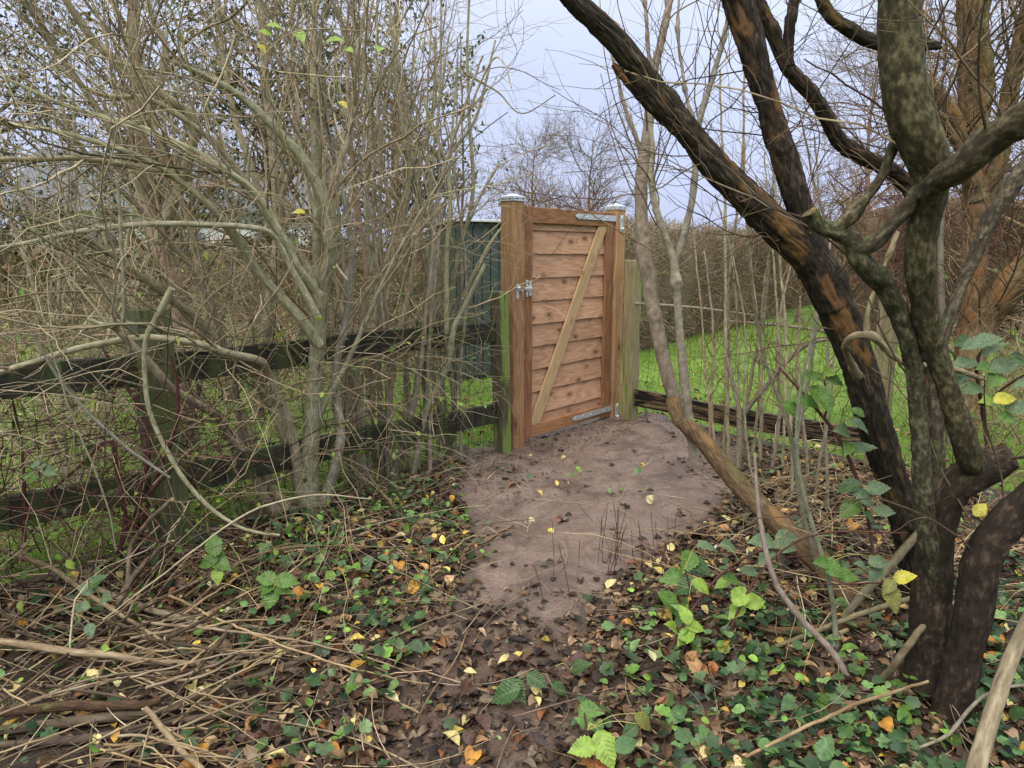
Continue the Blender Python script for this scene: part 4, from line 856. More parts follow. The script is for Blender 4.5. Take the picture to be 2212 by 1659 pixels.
# --- far trees and hedge
def far_tree(name, x, y, h, spread, label, dens=1., mat=M_dead, tint=(.5, .42, .38), rmin=.006, leaf=None, trunk=.10, low=.15):
    th = empty(name, (x, y, 0)); tag(th, label, 'tree' if 'shrub' not in name else 'shrub')
    q = resample(np.column_stack([[[x, y, -.1], [x + .1, y, h * .3], [x - .05, y, h * .65], [x + .1, y, h]], [trunk, trunk * .8, trunk * .4, rmin]]), 14); mb = MB(); mb.tubes(q[:, :3], q[:, 3], 7, tints(1, tint, .02)); mb.build('trunk', mat, th, origin=(x, y, 0)).location = (0, 0, 0)
    l1 = spawn(q[None, :, :3], q[None, :, 3], int(34 * dens), (spread * .6, spread * 1.3), 9, (40, 78), .12, .55, (rmin * 1.6, .06), .12, (low, .95)); l2 = spawn(*l1, int(260 * dens), (spread * .25, spread * .65), 7, (20, 55), .12, .55, (rmin, .02), .12); l3 = spawn(*l2, int(1300 * dens), (spread * .1, spread * .3), 5, (20, 50), .12, .6, (rmin * .7, .01), .14)
    twigs(th, (x, y, 0), [l1, l2, l3], mat, 'crown', tint=tint)
    if leaf:
        a, _ = spawn(*l3, leaf[0], (.02, .1), 2); mb = MB(); rnd_leaves(mb, 'tiny', a[:, 1], leaf[1], leaf[2]); o = mb.build('berries' if leaf[3] else 'leaves', M_leaf, th, origin=(x, y, 0)); o.location = (0, 0, 0); o['kind'] = 'stuff'
far_tree('bare_tree', 3.1, 29, 6.0, 2.2, 'distant bare tree with rounded crown seen over the gate', 1.3, rmin=.0065, low=.36, tint=(.62, .55, .52))
far_tree('bare_tree', .9, 31, 6.4, 1.7, 'distant bare tree with pointed crown behind the berried shrub', 1.2, rmin=.006, low=.4, tint=(.7, .62, .6))
for k, (x, y, h) in enumerate(((-.9, 13.5, 2.7), (.15, 14, 2.8), (1.0, 14.5, 2.45))):
    far_tree('berried_shrub', x, y, h, 1.1, ['twiggy shrub with pinkish berries beyond the green shed', 'tallest twiggy shrub with pinkish berries over the bolt side post', 'twiggy shrub with pinkish berries seen over the gate top rail'][k], 1.0, tint=(.75, .58, .5), rmin=.0036, leaf=(900, (.03, .05), [(.45, .16, .14), (.35, .10, .09), (.30, .28, .06)], True), trunk=.05, low=.05)
far_tree('birch_tree', 8.2, 17, 6.5, 1.6, 'pale birch with a haze of fine twigs beyond the leaning trunk', 1.6, tint=(.95, .85, .85), rmin=.006, trunk=.09, low=.12)
far_tree('birch_tree', 10.4, 18.5, 7.2, 1.7, 'pale birch with fine twigs behind the mossy tree fork', 1.6, tint=(.95, .85, .85), rmin=.006, trunk=.10, low=.12)
far_tree('bare_tree', 6.4, 16, 3.4, 1.2, 'small bare tree at the hedge beyond the leaning trunk', 1.0, tint=(.8, .65, .55), rmin=.006, trunk=.05, low=.1)
far_tree('bare_tree', 9.0, 11.5, 5.0, 1.8, 'bare orchard tree on the lawn behind the flaking tree', 1.3, tint=(.75, .62, .5), rmin=.006, trunk=.11)
for k, (x, y) in enumerate(((8.2, 12.2), (6.9, 13.0), (9.6, 12.3))):
    far_tree('red_shrub', x, y, 2.5, .9, ['red stemmed shrub on the lawn behind the mossy tree', 'red stemmed shrub nearest the clipped hedge', 'red stemmed shrub beside the bare orchard tree'][k], 1.5, mat=M_red, tint=(2., 1.7, 1.6), rmin=.006, trunk=.02, low=.0)

def hedge(name, a, b, h, w, label, n, tint):
    a = np.asarray(a, float); b = np.asarray(b, float); L = np.linalg.norm(b - a); d = (b - a) / L; nn = A(-d[1], d[0])
    th = empty(name, (a[0], a[1], 0), 0); tag(th, label, 'hedge')
    K = int(L / .35); mb = MB(); prof = [(-w / 2 + .08, 0), (-w / 2 + .02, h * .5), (-w / 2 + .12, h - .18), (0, h - .08), (w / 2 - .12, h - .18), (w / 2, 0)]
    V = []; Q = []
    for i in range(K + 1):
        for j, (o, z) in enumerate(prof):
            s = L * i / K; oo = o * (1 + .15 * rng.normal()); V.append((*(d * s + nn * oo), z * (1 + .03 * rng.normal())))
            if i and j: c = i * 6 + j; Q.append((c, c - 1, c - 7, c - 6))
    Q += [(0, 1, 2, 3), (0, 3, 4, 5), (K * 6 + 3, K * 6 + 2, K * 6 + 1, K * 6), (K * 6 + 5, K * 6 + 4, K * 6 + 3, K * 6)]
    mb.add(V, Q, None, (.5, .43, .37)); mb.build('core', M_twig, th)
    s = rng.uniform(-.12, L, n); s = np.where(rng.uniform(size=n) < .04, rng.uniform(-.14, .06, n), s); face = rng.uniform(0, 1, n); front = face < .72
    z = np.where(front, rng.uniform(.02, h - .03, n), h - .08 + rng.normal(0, .03, n)); o = np.where(front, -w / 2 + rng.uniform(-.06, .14, n), rng.uniform(-w / 2, w / 2, n))
    p = np.empty((n, 4, 3)); p[:, 0] = np.stack([d[0] * s + nn[0] * o, d[1] * s + nn[1] * o, z], 1)
    dd = norm(rng.normal(size=(n, 3)) * A(.8, .8, .7) + np.where(front[:, None], np.append(-nn * .35, .35), A(0, 0, .9))); Ln = rng.uniform(.12, .40, n)[:, None]
    for k in range(1, 4): p[:, k] = p[:, k - 1] + dd * Ln / 3; dd = norm(dd + .2 * rng.normal(size=dd.shape))
    p[..., 2] = np.clip(p[..., 2], .01, h + .14)
    m2 = MB(); m2.tubes(p, rng.uniform(.003, .006, n)[:, None] * np.linspace(1, .5, 4), 3, tints(n, tint, .3)); o_ = m2.build('twigs', M_twig, th); o_['kind'] = 'stuff'
    m3 = MB(); a_, _ = spawn(p, np.full((n, 4), .003), n // 8, (.01, .05), 2); rnd_leaves(m3, 'tiny', a_[:, 1], (.03, .06), [(.16, .16, .05), (.22, .12, .05), (.09, .12, .03)]); o_ = m3.build('leaves', M_leaf, th); o_['kind'] = 'stuff'
hedge('clipped_hedge', (1.0, 10.6), (12, 27), 1.95, 1.1, 'long clipped brown hedge bordering the lawn', 17000, (.74, .67, .62))
hedge('far_hedge', (-9, 12.5), (1.0, 15.5), 1.7, 1.0, 'brown hedge beyond the shed and evergreens', 7000, (.75, .65, .55))
hedge('side_hedge', (6.6, 14.2), (20, 12), 2.55, 1.3, 'reddish brown hedge at the lawn side behind the flaking tree', 7000, (.80, .60, .53))

# ------------------------------------------------------------------ ground cover
def ground_pts(n, dens, x0=-2.6, x1=2.9, y0=1.5, y1=6.2):
    """spots on the near ground, kept with probability dens(x, y, u, v, path, mud)"""
    x = rng.uniform(x0, x1, n); y = rng.uniform(y0, y1, n); k = beyond(x, y) < -.02; x, y = x[k], y[k]
    u, v, _ = pix(np.stack([x, y, 0 * x], -1)); path, mud = zones(x, y)
    k = (rng.uniform(size=len(x)) < dens(x, y, u, v, path, mud)) & (u > -150) & (u < 2360); x, y = x[k], y[k]
    return np.stack([x, y, gh(x, y)], 1)
BR = [(.055, .031, .017), (.085, .048, .027), (.125, .074, .043), (.035, .022, .015), (.17, .11, .066), (.07, .046, .034), (.24, .17, .105), (.045, .027, .021)]
RU = [(.26, .11, .04), (.34, .19, .085), (.40, .27, .15), (.22, .13, .07)]
YE = [(.52, .40, .10), (.58, .50, .22), (.50, .47, .26), (.55, .33, .06)]
lit = MB()
heapf = lambda u, v: 1 - .8 * sstep(560, 380, u) * sstep(1300, 1380, v)
dl = lambda x, y, u, v, p, m: heapf(u, v) * np.clip((1 - m) * (.95 - .32 * p) + m * (.010 + .42 * sstep(1190, 1400, v)), 0, 1)
for lf, n, cols, sz, fl_ in (('oval', 8500, BR, (.032, .075), .22), ('oval2', 5500, BR, (.035, .072), .32), ('crum', 4200, BR, (.03, .066), .32), ('maple', 2600, BR, (.035, .08), .32), ('oval3', 4600, BR, (.032, .075), .28), ('tiny', 15000, BR + RU, (.012, .035), .4), ('oval2', 1700, RU, (.035, .07), .45), ('crum', 1200, RU, (.03, .066), .45)):
    p = ground_pts(n, dl); p[:, 2] += rng.uniform(.002, .018, len(p)); pa, mu = zones(p[:, 0], p[:, 1]); p[:, 2] = np.where(pa > .5, p[:, 2] * .4 + (gh(p[:, 0], p[:, 1]) + .003) * .6, p[:, 2])
    rnd_leaves(lit, lf, p, sz, cols, fl_ * (1 - .72 * pa), mul=1 - pa[:, None] * A(.34, .30, .20))
for lf, n in (('oval', 420), ('oval2', 420), ('crum', 260)):
    p = ground_pts(n, lambda x, y, u, v, p, m: np.clip(.85 - .55 * p - .2 * m, 0, 1)); p[:, 2] += .016; rnd_leaves(lit, lf, p, (.035, .07), YE, .4)
p = ground_pts(420, lambda x, y, u, v, p, m: (1 - .6 * p) * (u > 1150) * (v > 1300) * .8); p[:, 2] += .016; rnd_leaves(lit, 'maple', p[::2], (.07, .11), BR + RU[:2], .28); rnd_leaves(lit, 'oval3', p[1::2], (.07, .11), BR + RU[:2], .28)
tag(lit.build('leaf_litter', M_litter, smooth=False), 'brown fallen leaves covering the woodland floor', 'leaf litter', kind='stuff')

# twig litter
def lie(n, dens, L, r, bow=.06, lift=.03, x0=-2.6, x1=2.9, ang=None, arch=0.):
    p = ground_pts(n, dens, x0, x1); n = len(p); N = 6; a = rng.uniform(0, 3.14, n) if ang is None else rng.normal(ang[0], ang[1], n); Ls = rng.uniform(*L, n)
    s = np.linspace(-.5, .5, N); b = rng.normal(0, bow, n); tilt = rng.normal(0, lift, n)
    off = s[None] * Ls[:, None]; bw = b[:, None] * (s[None] ** 2 - .1) * 4 * Ls[:, None]
    x = p[:, :1] + np.cos(a)[:, None] * off - np.sin(a)[:, None] * bw; y = p[:, 1:2] + np.sin(a)[:, None] * off + np.cos(a)[:, None] * bw
    z = gh(x.ravel(), y.ravel()).reshape(x.shape) * .6 + p[:, 2:] * .4 + .012 + np.abs(tilt)[:, None] * (s[None] + .5) + arch * rng.uniform(.3, 1, n)[:, None] * (1 - (2 * s[None]) ** 2)
    R = rng.uniform(*r, n)[:, None] * np.linspace(1, .55, N); return np.stack([x, y, z], -1), R
mb = MB()
for n, d, L, r, bow, lift in ((1900, lambda x, y, u, v, p, m: (1 - .75 * p) * .9, (.08, .4), (.0012, .003), .08, .03), (700, lambda x, y, u, v, p, m: p * .5, (.05, .22), (.001, .0022), .08, .008), (900, lambda x, y, u, v, p, m: (1 - p) * (u < 1150) * .9, (.3, .9), (.0018, .0042), .06, .07)):
    Pt, R = lie(n, d, L, r, bow, lift); mb.tubes(Pt, R, 4, tints(len(Pt), (.95, .9, .8), .35))
tag(mb.build('twig_litter', M_dead), 'thin broken twigs strewn over the leaf litter', 'twigs', kind='stuff')
mb = MB()                                                     # dry arching stalks
for n, d in ((330, lambda x, y, u, v, p, m: (1 - p) * ((u < 1060) & (v < 1330)) * 1.), (150, lambda x, y, u, v, p, m: (1 - p) * ((u > 1500) & (v < 1300)) * 1.)):
    p = ground_pts(n * 3, d); n = len(p); d0 = norm(rng.normal(size=(n, 3)) * A(1, 1, .4) + A(0, 0, .8)); L = rng.uniform(.2, .75, n)[:, None]; q = np.empty((n, 7, 3)); q[:, 0] = p
    for k in range(1, 7): q[:, k] = q[:, k - 1] + d0 * L / 6; d0 = norm(d0 - A(0, 0, .22) + .08 * rng.normal(size=d0.shape))
    q[..., 2] = np.maximum(q[..., 2], gh(q[..., 0].ravel(), q[..., 1].ravel()).reshape(n, 7) + .004); mb.tubes(q, rng.uniform(.0011, .0022, n)[:, None] * np.linspace(1, .6, 7), 3, tints(n, (1.5, 1.3, 1.0), .2))
tag(mb.build('dry_stalks', M_twig), 'pale dry stalks arching from the leaf litter', 'stalks', kind='stuff')

# low green plants
IVG = [(.026, .066, .024), (.038, .090, .032), (.05, .11, .04), (.015, .040, .017), (.09, .16, .065)]
HBG = [(.085, .17, .055), (.115, .21, .075), (.17, .27, .10), (.15, .28, .05), (.07, .13, .055), (.05, .10, .035)]
LIM = [(.19, .34, .05), (.26, .40, .07), (.14, .28, .05)]
iv = MB()
rightw = lambda u, v: sstep(1230, 1420, u) * sstep(1230, 1400, v)
p = ground_pts(16000, lambda x, y, u, v, p, m: (1 - p) * np.clip(sstep(1380, 1650, u) * sstep(1200, 1330, v) * .95 + .10 * (u < 1000) * (v > 1000), 0, 1) * (vnoise(x * 3, y * 3, 31) > .22)); p[:, 2] += rng.uniform(.012, .055, len(p)); rnd_leaves(iv, 'ivy', p, (.030, .060), IVG, .38)
tag(iv.build('ivy_ground_cover', M_leaf), 'dark green ivy creeping over the floor beneath the mossy tree', 'ivy', kind='stuff')
hb = MB()
dh = lambda x, y, u, v, p, m: (1 - .93 * p) * np.clip(rightw(u, v) * .46 + .40 * sstep(420, 650, u) * (u < 1120) * sstep(1010, 1080, v) * (v < 1700) + .10, 0, 1) * (vnoise(x * 2.6, y * 2.6, 12) > .30)
for lf, n, cols, sz, zz in (('lobed', 6500, HBG, (.03, .06), .06), ('round', 4800, HBG + LIM[:1], (.018, .038), .07), ('round', 1500, LIM, (.015, .034), .12), ('serr', 2300, HBG, (.04, .08), .10)):
    p = ground_pts(n, dh); p[:, 2] += rng.uniform(.015, zz, len(p)); rnd_leaves(hb, lf, p, sz, cols, .42)
tag(hb.build('herb_ground_cover', M_leaf), 'low green herb leaves dotted along both sides of the path', 'herbs', kind='stuff')
sg = MB()                                                     # sprigs with small lime leaves on thin stems
p = ground_pts(700, lambda x, y, u, v, p, m: (1 - p) * ((u < 1050) & (v > 930) & (v < 1400)) * .35); n = len(p); d0 = norm(rng.normal(size=(n, 3)) * A(.5, .5, .2) + A(0, 0, 1)); q = np.empty((n, 6, 3)); q[:, 0] = p; L = rng.uniform(.12, .5, n)[:, None]
for k in range(1, 6): q[:, k] = q[:, k - 1] + d0 * L / 5; d0 = norm(d0 + .15 * rng.normal(size=d0.shape))
a, _ = spawn(q, np.full((n, 6), .001), n * 5, (.008, .02), 2); rnd_leaves(sg, 'round', a[:, 1], (.016, .032), LIM + HBG[2:4], .8)
mb = MB(); mb.tubes(q, np.full((n, 6), .0012), 3, tints(n, (.8, .7, .5)))
so = mb.build('green_sprigs', M_twig); tag(so, 'thin sprigs with small lime green leaves at the shrub feet', 'sprigs', kind='stuff'); l_ = sg.build('leaves', M_leaf, so); l_['kind'] = 'stuff'

mb = MB()                                                     # pale dry tangle behind the curved trunk
p = ground_pts(2600, lambda x, y, u, v, p, m: (1 - p) * ((u > 1540) & (u < 2230) & (v > 965) & (v < 1390)) * .8); n = len(p); d0 = norm(rng.normal(size=(n, 3)) * A(1, .8, .35) + A(0, 0, .15)); q = np.empty((n, 6, 3)); q[:, 0] = p + np.stack([0 * p[:, 0], 0 * p[:, 0], rng.uniform(0, .16, n)], 1); L = rng.uniform(.15, .75, n)[:, None]
for k in range(1, 6): q[:, k] = q[:, k - 1] + d0 * L / 5; d0 = norm(d0 - A(0, 0, .07) + .12 * rng.normal(size=d0.shape))
q[..., 2] = np.maximum(q[..., 2], gh(q[..., 0].ravel(), q[..., 1].ravel()).reshape(n, 6) + .004); mb.tubes(q, rng.uniform(.0012, .0032, n)[:, None] * np.linspace(1, .6, 6), 3, tints(n, (1.1, .95, .75), .35))
tag(mb.build('dry_tangle', M_twig), 'pale dry stems tangled on the floor behind the curved trunk', 'stalks', kind='stuff')
mb = MB()                                                     # dark upright weed stalks at the path edge
pu = np.concatenate([rng.uniform(1290, 1500, 26), rng.uniform(1130, 1260, 5)]); pv = np.concatenate([rng.uniform(1195, 1260, 26), rng.uniform(1230, 1330, 5)]); b0 = G(pu, pv); n = len(b0); q = np.empty((n, 6, 3)); q[:, 0] = b0; d0 = norm(rng.normal(size=(n, 3)) * A(.12, .12, .05) + A(0, 0, 1)); L = rng.uniform(.12, .32, n)[:, None]
for k in range(1, 6): q[:, k] = q[:, k - 1] + d0 * L / 5; d0 = norm(d0 + .05 * rng.normal(size=d0.shape))
mb.tubes(q, np.full((n, 6), .0014), 4, tints(n, (.8, .8, .7), .1)); tag(mb.build('weed_stalks', M_red), 'dark upright weed stalks at the muddy path edge', 'stalks', kind='stuff')

# grass
def blades(name, label, n, region, h, w, cols):
    x = rng.uniform(region[0], region[1], n); y = region[2] + (region[3] - region[2]) * rng.uniform(size=n) ** region[4]; k = beyond(x, y) > region[5]; u, v, _ = pix(np.stack([x, y, 0 * x], -1)); k &= (u > -60) & (u < 2290); x, y = x[k], y[k]; n = len(x)
    z = lh(x, y) - .005; a = rng.uniform(0, 6.28, n); hh = rng.uniform(*h, n); ww = rng.uniform(*w, n) * (1 + y / 9); ln = rng.normal(0, .5, (n, 2)) * hh[:, None]
    b0 = np.stack([x - np.cos(a) * ww, y - np.sin(a) * ww, z], 1); b1 = np.stack([x + np.cos(a) * ww, y + np.sin(a) * ww, z], 1); t = np.stack([x + ln[:, 0], y + ln[:, 1], z + hh], 1)
    V = np.stack([b0, b1, t], 1).reshape(-1, 3); mb = MB(); c = np.asarray(cols)[rng.integers(len(cols), size=n)] * (1 + .2 * rng.normal(size=(n, 1)))
    mb.add(V, None, np.arange(3 * n).reshape(-1, 3), np.repeat(np.clip(c, .01, 1), 3, 0)); tag(mb.build(name, M_grass), label, 'grass', kind='stuff')
GC = [(.12, .24, .025), (.18, .32, .04), (.26, .42, .06), (.10, .18, .025), (.34, .42, .11), (.30, .30, .10)]
blades('lawn_grass', 'short bright green lawn grass beyond the wire mesh', 80000, (-5, 9, 3.2, 16, 1.5, .02), (.03, .075), (.0022, .004), GC)
mb = MB(); x = rng.uniform(-4, 5, 1400); y = rng.uniform(3, 9, 1400); k = (beyond(x, y) > .03) & (beyond(x, y) < 1.6); p = np.stack([x[k], y[k], lh(x[k], y[k]) + .035], 1); rnd_leaves(mb, 'oval2', p, (.05, .08), BR + RU + YE[:1], .4)
tag(mb.build('lawn_leaves', M_litter), 'fallen leaves on the lawn edge beyond the fences', 'leaf litter', kind='stuff')

# clods, crumbs of soil thrown up at the gate
mb = MB(); n = 1500; s = rng.uniform(-.25, 1.75, n); t = -np.abs(rng.normal(0, .22, n)) + .08; pl = np.stack([C0[0] + DV[0] * s + NV[0] * t, C0[1] + DV[1] * s + NV[1] * t], 1)
n2 = 900; e1 = np.stack([rng.normal(-.12, .22, n2), rng.normal(4.75, .38, n2)], 1); e2 = np.stack([rng.normal(1.55, .14, 500), rng.normal(4.9, .4, 500)], 1); pl = np.vstack([pl, e1, e2]); n = len(pl)
r = rng.uniform(.003, .013, n) * rng.uniform(.5, 1.2, n); oc = np.array([(1, 0, 0), (-1, 0, 0), (0, 1, 0), (0, -1, 0), (0, 0, 1), (0, 0, -.6)], float)
V = pl[:, None, :2]; V = np.concatenate([V + oc[None, :, :2] * r[:, None, None] * rng.uniform(.6, 1.3, (n, 6, 2)), (gh(pl[:, 0], pl[:, 1])[:, None, None] + oc[None, :, 2:] * r[:, None, None] * rng.uniform(.6, 1.2, (n, 6, 1)))], -1)
Tq = np.array([(0, 2, 4), (2, 1, 4), (1, 3, 4), (3, 0, 4), (2, 0, 5), (1, 2, 5), (3, 1, 5), (0, 3, 5)]); Ti = (Tq[None] + (np.arange(n) * 6)[:, None, None]).reshape(-1, 3)
mb.add(V.reshape(-1, 3), None, Ti, np.repeat(np.stack([rng.uniform(.5, 1, n), 1 - rng.uniform(.5, 1, n), 0 * r], 1), 6, 0)); tag(mb.build('soil_crumbs', M_soil), 'loose crumbs of dug soil around the gate posts', 'soil', kind='stuff')

# ------------------------------------------------------------------ brambles (each leaf a part)
def leafmesh(kind, col, name):
    V, T = LV[kind]; mb = MB(); mb.add(V, None, T, col, V.copy()); o = mb.build(name, M_vein if kind == 'serr' else (M_leaf if name != 'fallen_leaf' else M_litter)); me = o.data; bpy.data.objects.remove(o); return me
BC = dict(dark=(.055, .12, .035), mid=(.12, .24, .045), grey=(.14, .22, .115), lime=(.30, .46, .07), yel=(.55, .50, .06), olive=(.20, .20, .04))
BMESH = {k: leafmesh('serr', c, 'leaf') for k, c in BC.items()}
cam_p = Vector((0, 0, CAMH))
def bramble(label, cane_traces, leaves, mat=None, name='bramble', cat='bramble'):
    th, trs, base = canes(name, label, cat, cane_traces, mat or M_red, wob=.003)
    cp = np.vstack([t[0] for t in trs]); pst = []
    for (u, v, Y, px, colr, spin) in leaves:
        p = P(u, v, Y); d = pix(p)[2]; s = px * d / F
        o = bpy.data.objects.new('leaf', BMESH[colr]); COL.objects.link(o); o.parent = th
        nrm = (Vector((rng.normal(0, .35), -.62 + rng.normal(0, .2), .75))).normalized()          # leaves face up and outward
        t = Vector((math.sin(math.radians(spin)), -.35 * math.cos(math.radians(spin)), math.cos(math.radians(spin)))); t = (t - nrm * t.dot(nrm)).normalized(); x = t.cross(nrm)
        R_ = Matrix((x, t, nrm)).transposed().to_4x4(); c0 = Vector(p) - t * s * .5 - Vector(base)
        o.matrix_local = Matrix.Translation(c0) @ R_ @ Matrix.Scale(s, 4)
        lb = np.array(c0) + A(*base); ne = cp[np.argmin(np.linalg.norm(cp - lb, axis=1))]; pst.append(resample(np.array([ne, (ne + lb) / 2 + A(0, 0, .02), lb]), 7))
    mb = MB(); mb.tubes(np.stack(pst), np.full((len(pst), 7), .0013), 4, tints(len(pst), (1.1, 1.2, .6), .1)); lo_ = mb.build('leaf_stalks', M_twig, th, origin=base); lo_.location = (0, 0, 0); lo_['kind'] = 'stuff'
    return th
y1 = 2.75
bramble('bramble with broad green leaves leaning over the path edge', [([(1400, 1545, 8), (1450, 1400, 7), (1500, 1310, 7), (1560, 1240, 6), (1640, 1190, 6), (1700, 1190, 5)], [2.3, 2.6, 2.8]), ([(1500, 1310, 5), (1490, 1270, 4), (1480, 1230, 4)], [2.6, 2.65]), ([(1560, 1240, 4), (1640, 1210, 4), (1760, 1200, 3)], [2.7, 2.8])],
  [(1487, 1213, y1, 62, 'mid', 200), (1452, 1248, y1, 60, 'mid', 250), (1482, 1268, y1 - .05, 62, 'dark', 215), (1448, 1305, y1 - .1, 70, 'mid', 190), (1512, 1225, y1, 60, 'dark', 170), (1583, 1254, y1 - .05, 56, 'mid', 185), (1655, 1203, y1, 52, 'grey', 190), (1645, 1170, y1 + .05, 62, 'grey', 265), (1576, 1182, y1, 46, 'grey', 110), (1530, 1183, y1, 52, 'grey', 80), (1693, 1182, y1 + .05, 56, 'grey', 120), (1700, 1160, y1 + .1, 50, 'grey', 95), (1620, 1235, y1, 45, 'grey', 150), (1560, 1262, y1, 40, 'lime', 200)])
bramble('small bramble with yellow green leaves at the path edge', [([(1470, 1470, 6), (1475, 1400, 5), (1480, 1350, 4)], [2.4, 2.45])],
  [(1478, 1326, 2.45, 48, 'lime', 5), (1502, 1355, 2.45, 50, 'lime', 110), (1452, 1355, 2.45, 48, 'lime', 255), (1480, 1378, 2.42, 52, 'lime', 180), (1515, 1268, 2.5, 50, 'lime', 160)])
bramble('bramble sprig with ragged lime leaves on a red cane', [([(1530, 1500, 7), (1570, 1380, 6), (1620, 1270, 6), (1690, 1190, 5), (1790, 1150, 5), (1960, 1152, 4)], [2.4, 2.5, 2.55, 2.4])],
  [(1600, 1285, 2.5, 62, 'lime', 20), (1630, 1300, 2.5, 58, 'lime', 70), (1590, 1320, 2.5, 50, 'lime', 190), (1565, 1395, 2.45, 40, 'lime', 30), (1550, 1410, 2.45, 40, 'lime', 250)])
bramble('bramble with one large bright leaf beside the leaning trunk', [([(1862, 1060, 8), (1823, 966, 8), (1781, 903, 8), (1735, 850, 7), (1683, 794, 5)], [2.75, 2.85]), ([(1781, 903, 5), (1790, 870, 4), (1780, 820, 4)], [2.8, 2.8])],
  [(1777, 862, 2.75, 78, 'mid', 175), (1712, 887, 2.8, 52, 'mid', 160), (1757, 815, 2.8, 58, 'mid', 100), (1790, 800, 2.85, 45, 'lime', 30), (1742, 868, 2.8, 60, 'mid', 140), (1800, 820, 2.85, 62, 'mid', 120), (1820, 931, 2.7, 56, 'grey', 255), (1862, 924, 2.7, 62, 'grey', 105), (1868, 968, 2.7, 66, 'grey', 150), (1832, 968, 2.7, 46, 'mid', 200), (1850, 890, 2.75, 40, 'mid', 330), (1838, 848, 2.9, 36, 'lime', 170)])
bramble('bramble with drooping grey green leaves at the leaning trunk foot', [([(1890, 1240, 8), (1880, 1150, 7), (1860, 1060, 6)], [2.6, 2.7])],
  [(1833, 1052, 2.65, 56, 'dark', 265), (1835, 1100, 2.65, 60, 'mid', 200), (1868, 1078, 2.62, 58, 'grey', 150), (1898, 1055, 2.62, 52, 'grey', 90), (1912, 1105, 2.6, 44, 'grey', 110), (1880, 1120, 2.6, 40, 'dark', 170), (1800, 1230, 2.5, 62, 'mid', 150), (1775, 1215, 2.5, 46, 'mid', 260), (1830, 1245, 2.5, 52, 'mid', 130), (1900, 1215, 2.5, 46, 'grey', 100), (1890, 1240, 2.5, 44, 'grey', 170), (1860, 1222, 2.5, 40, 'grey', 265)])
bramble('thick bramble of grey green leaves behind the low fork of the mossy tree', [([(2140, 1010, 9), (2120, 880, 8), (2110, 780, 7), (2150, 720, 5)], [2.9, 2.95]), ([(2120, 880, 6), (2180, 830, 5), (2230, 800, 4)], [2.9, 2.8])],
  [(2103, 745, 2.9, 56, 'grey', 260), (2135, 735, 2.9, 58, 'grey', 95), (2080, 740, 2.95, 50, 'dark', 240), (2150, 752, 2.9, 60, 'grey', 110), (2090, 785, 2.9, 56, 'grey', 100), (2130, 795, 2.88, 58, 'mid', 240), (2170, 790, 2.88, 60, 'grey', 80), (2150, 820, 2.85, 54, 'mid', 200), (2200, 730, 2.8, 56, 'mid', 60), (2205, 780, 2.8, 54, 'dark', 130), (2100, 840, 2.9, 60, 'grey', 100), (2138, 868, 2.85, 56, 'lime', 250), (2172, 862, 2.8, 50, 'yel', 80), (2200, 880, 2.8, 52, 'grey', 110), (2180, 905, 2.8, 50, 'mid', 120), (2080, 815, 2.95, 50, 'grey', 170), (2212, 830, 2.8, 50, 'grey', 200), (2060, 770, 2.95, 46, 'dark', 200), (2110, 905, 2.85, 48, 'mid', 60), (2060, 1110, 2.6, 50, 'lime', 180), (2118, 1100, 2.5, 40, 'yel', 20)])
bramble('hanging yellow and brown bramble leaves in front of the mossy trunk', [([(1990, 1250, 4), (1940, 1256, 4), (1850, 1260, 3), (1690, 1262, 3)], [2.05, 2.1])], [(1955, 1247, 2.02, 48, 'yel', 95), (1926, 1292, 2.02, 66, 'olive', 178), (1920, 1268, 2.02, 40, 'olive', 190)])
bramble('large dark bramble leaves lying by the wet path', [([(1060, 1500, 5), (1090, 1490, 5), (1120, 1480, 4), (1200, 1440, 4)], [2.18, 2.25])], [(1090, 1500, 2.16, 78, 'dark', 220), (1118, 1492, 2.18, 60, 'dark', 160), (1160, 1470, 2.2, 52, 'dark', 140), (1255, 1440, 2.25, 52, 'dark', 100), (1210, 1490, 2.2, 46, 'dark', 170)])
bramble('foreground bramble with lime and yellow edged leaves', [([(1285, 1700, 6), (1280, 1640, 6), (1270, 1590, 5), (1262, 1540, 4)], [1.82, 1.9])], [(1258, 1616, 1.84, 66, 'lime', 235), (1308, 1620, 1.84, 84, 'lime', 160), (1262, 1560, 1.9, 46, 'mid', 330), (1275, 1535, 1.95, 60, 'mid', 120), (1360, 1580, 1.9, 46, 'dark', 200), (1390, 1560, 1.92, 52, 'olive', 170)])
bramble('broad leaved sprig beside the foot of the mossy post', [([(470, 1310, 5), (470, 1240, 5), (465, 1190, 4)], [2.85, 2.9])], [(462, 1175, 2.9, 56, 'mid', 10), (448, 1215, 2.88, 50, 'mid', 240), (478, 1218, 2.88, 52, 'mid', 150), (470, 1245, 2.85, 40, 'lime', 180)])
bramble('five fingered green leaf sprig on the litter by the shrub foot', [([(590, 1340, 4), (590, 1300, 4), (592, 1262, 3)], [2.7, 2.75])], [(620, 1255, 2.75, 54, 'mid', 100), (575, 1250, 2.75, 50, 'mid', 280), (572, 1272, 2.74, 46, 'mid', 250), (612, 1275, 2.74, 44, 'mid', 130), (585, 1296, 2.72, 52, 'mid', 190)])
bramble('sprig of oval blue green leaves in front of the left rails', [([(150, 1420, 4), (160, 1300, 4), (190, 1260, 3)], [2.3, 2.4])], [(187, 1272, 2.4, 44, 'grey', 280), (210, 1255, 2.4, 46, 'dark', 20), (228, 1292, 2.38, 40, 'grey', 110), (175, 1312, 2.36, 40, 'grey', 265), (165, 1345, 2.34, 36, 'grey', 250), (195, 1362, 2.32, 34, 'grey', 180), (225, 1402, 2.3, 34, 'lime', 95)], M_tan)
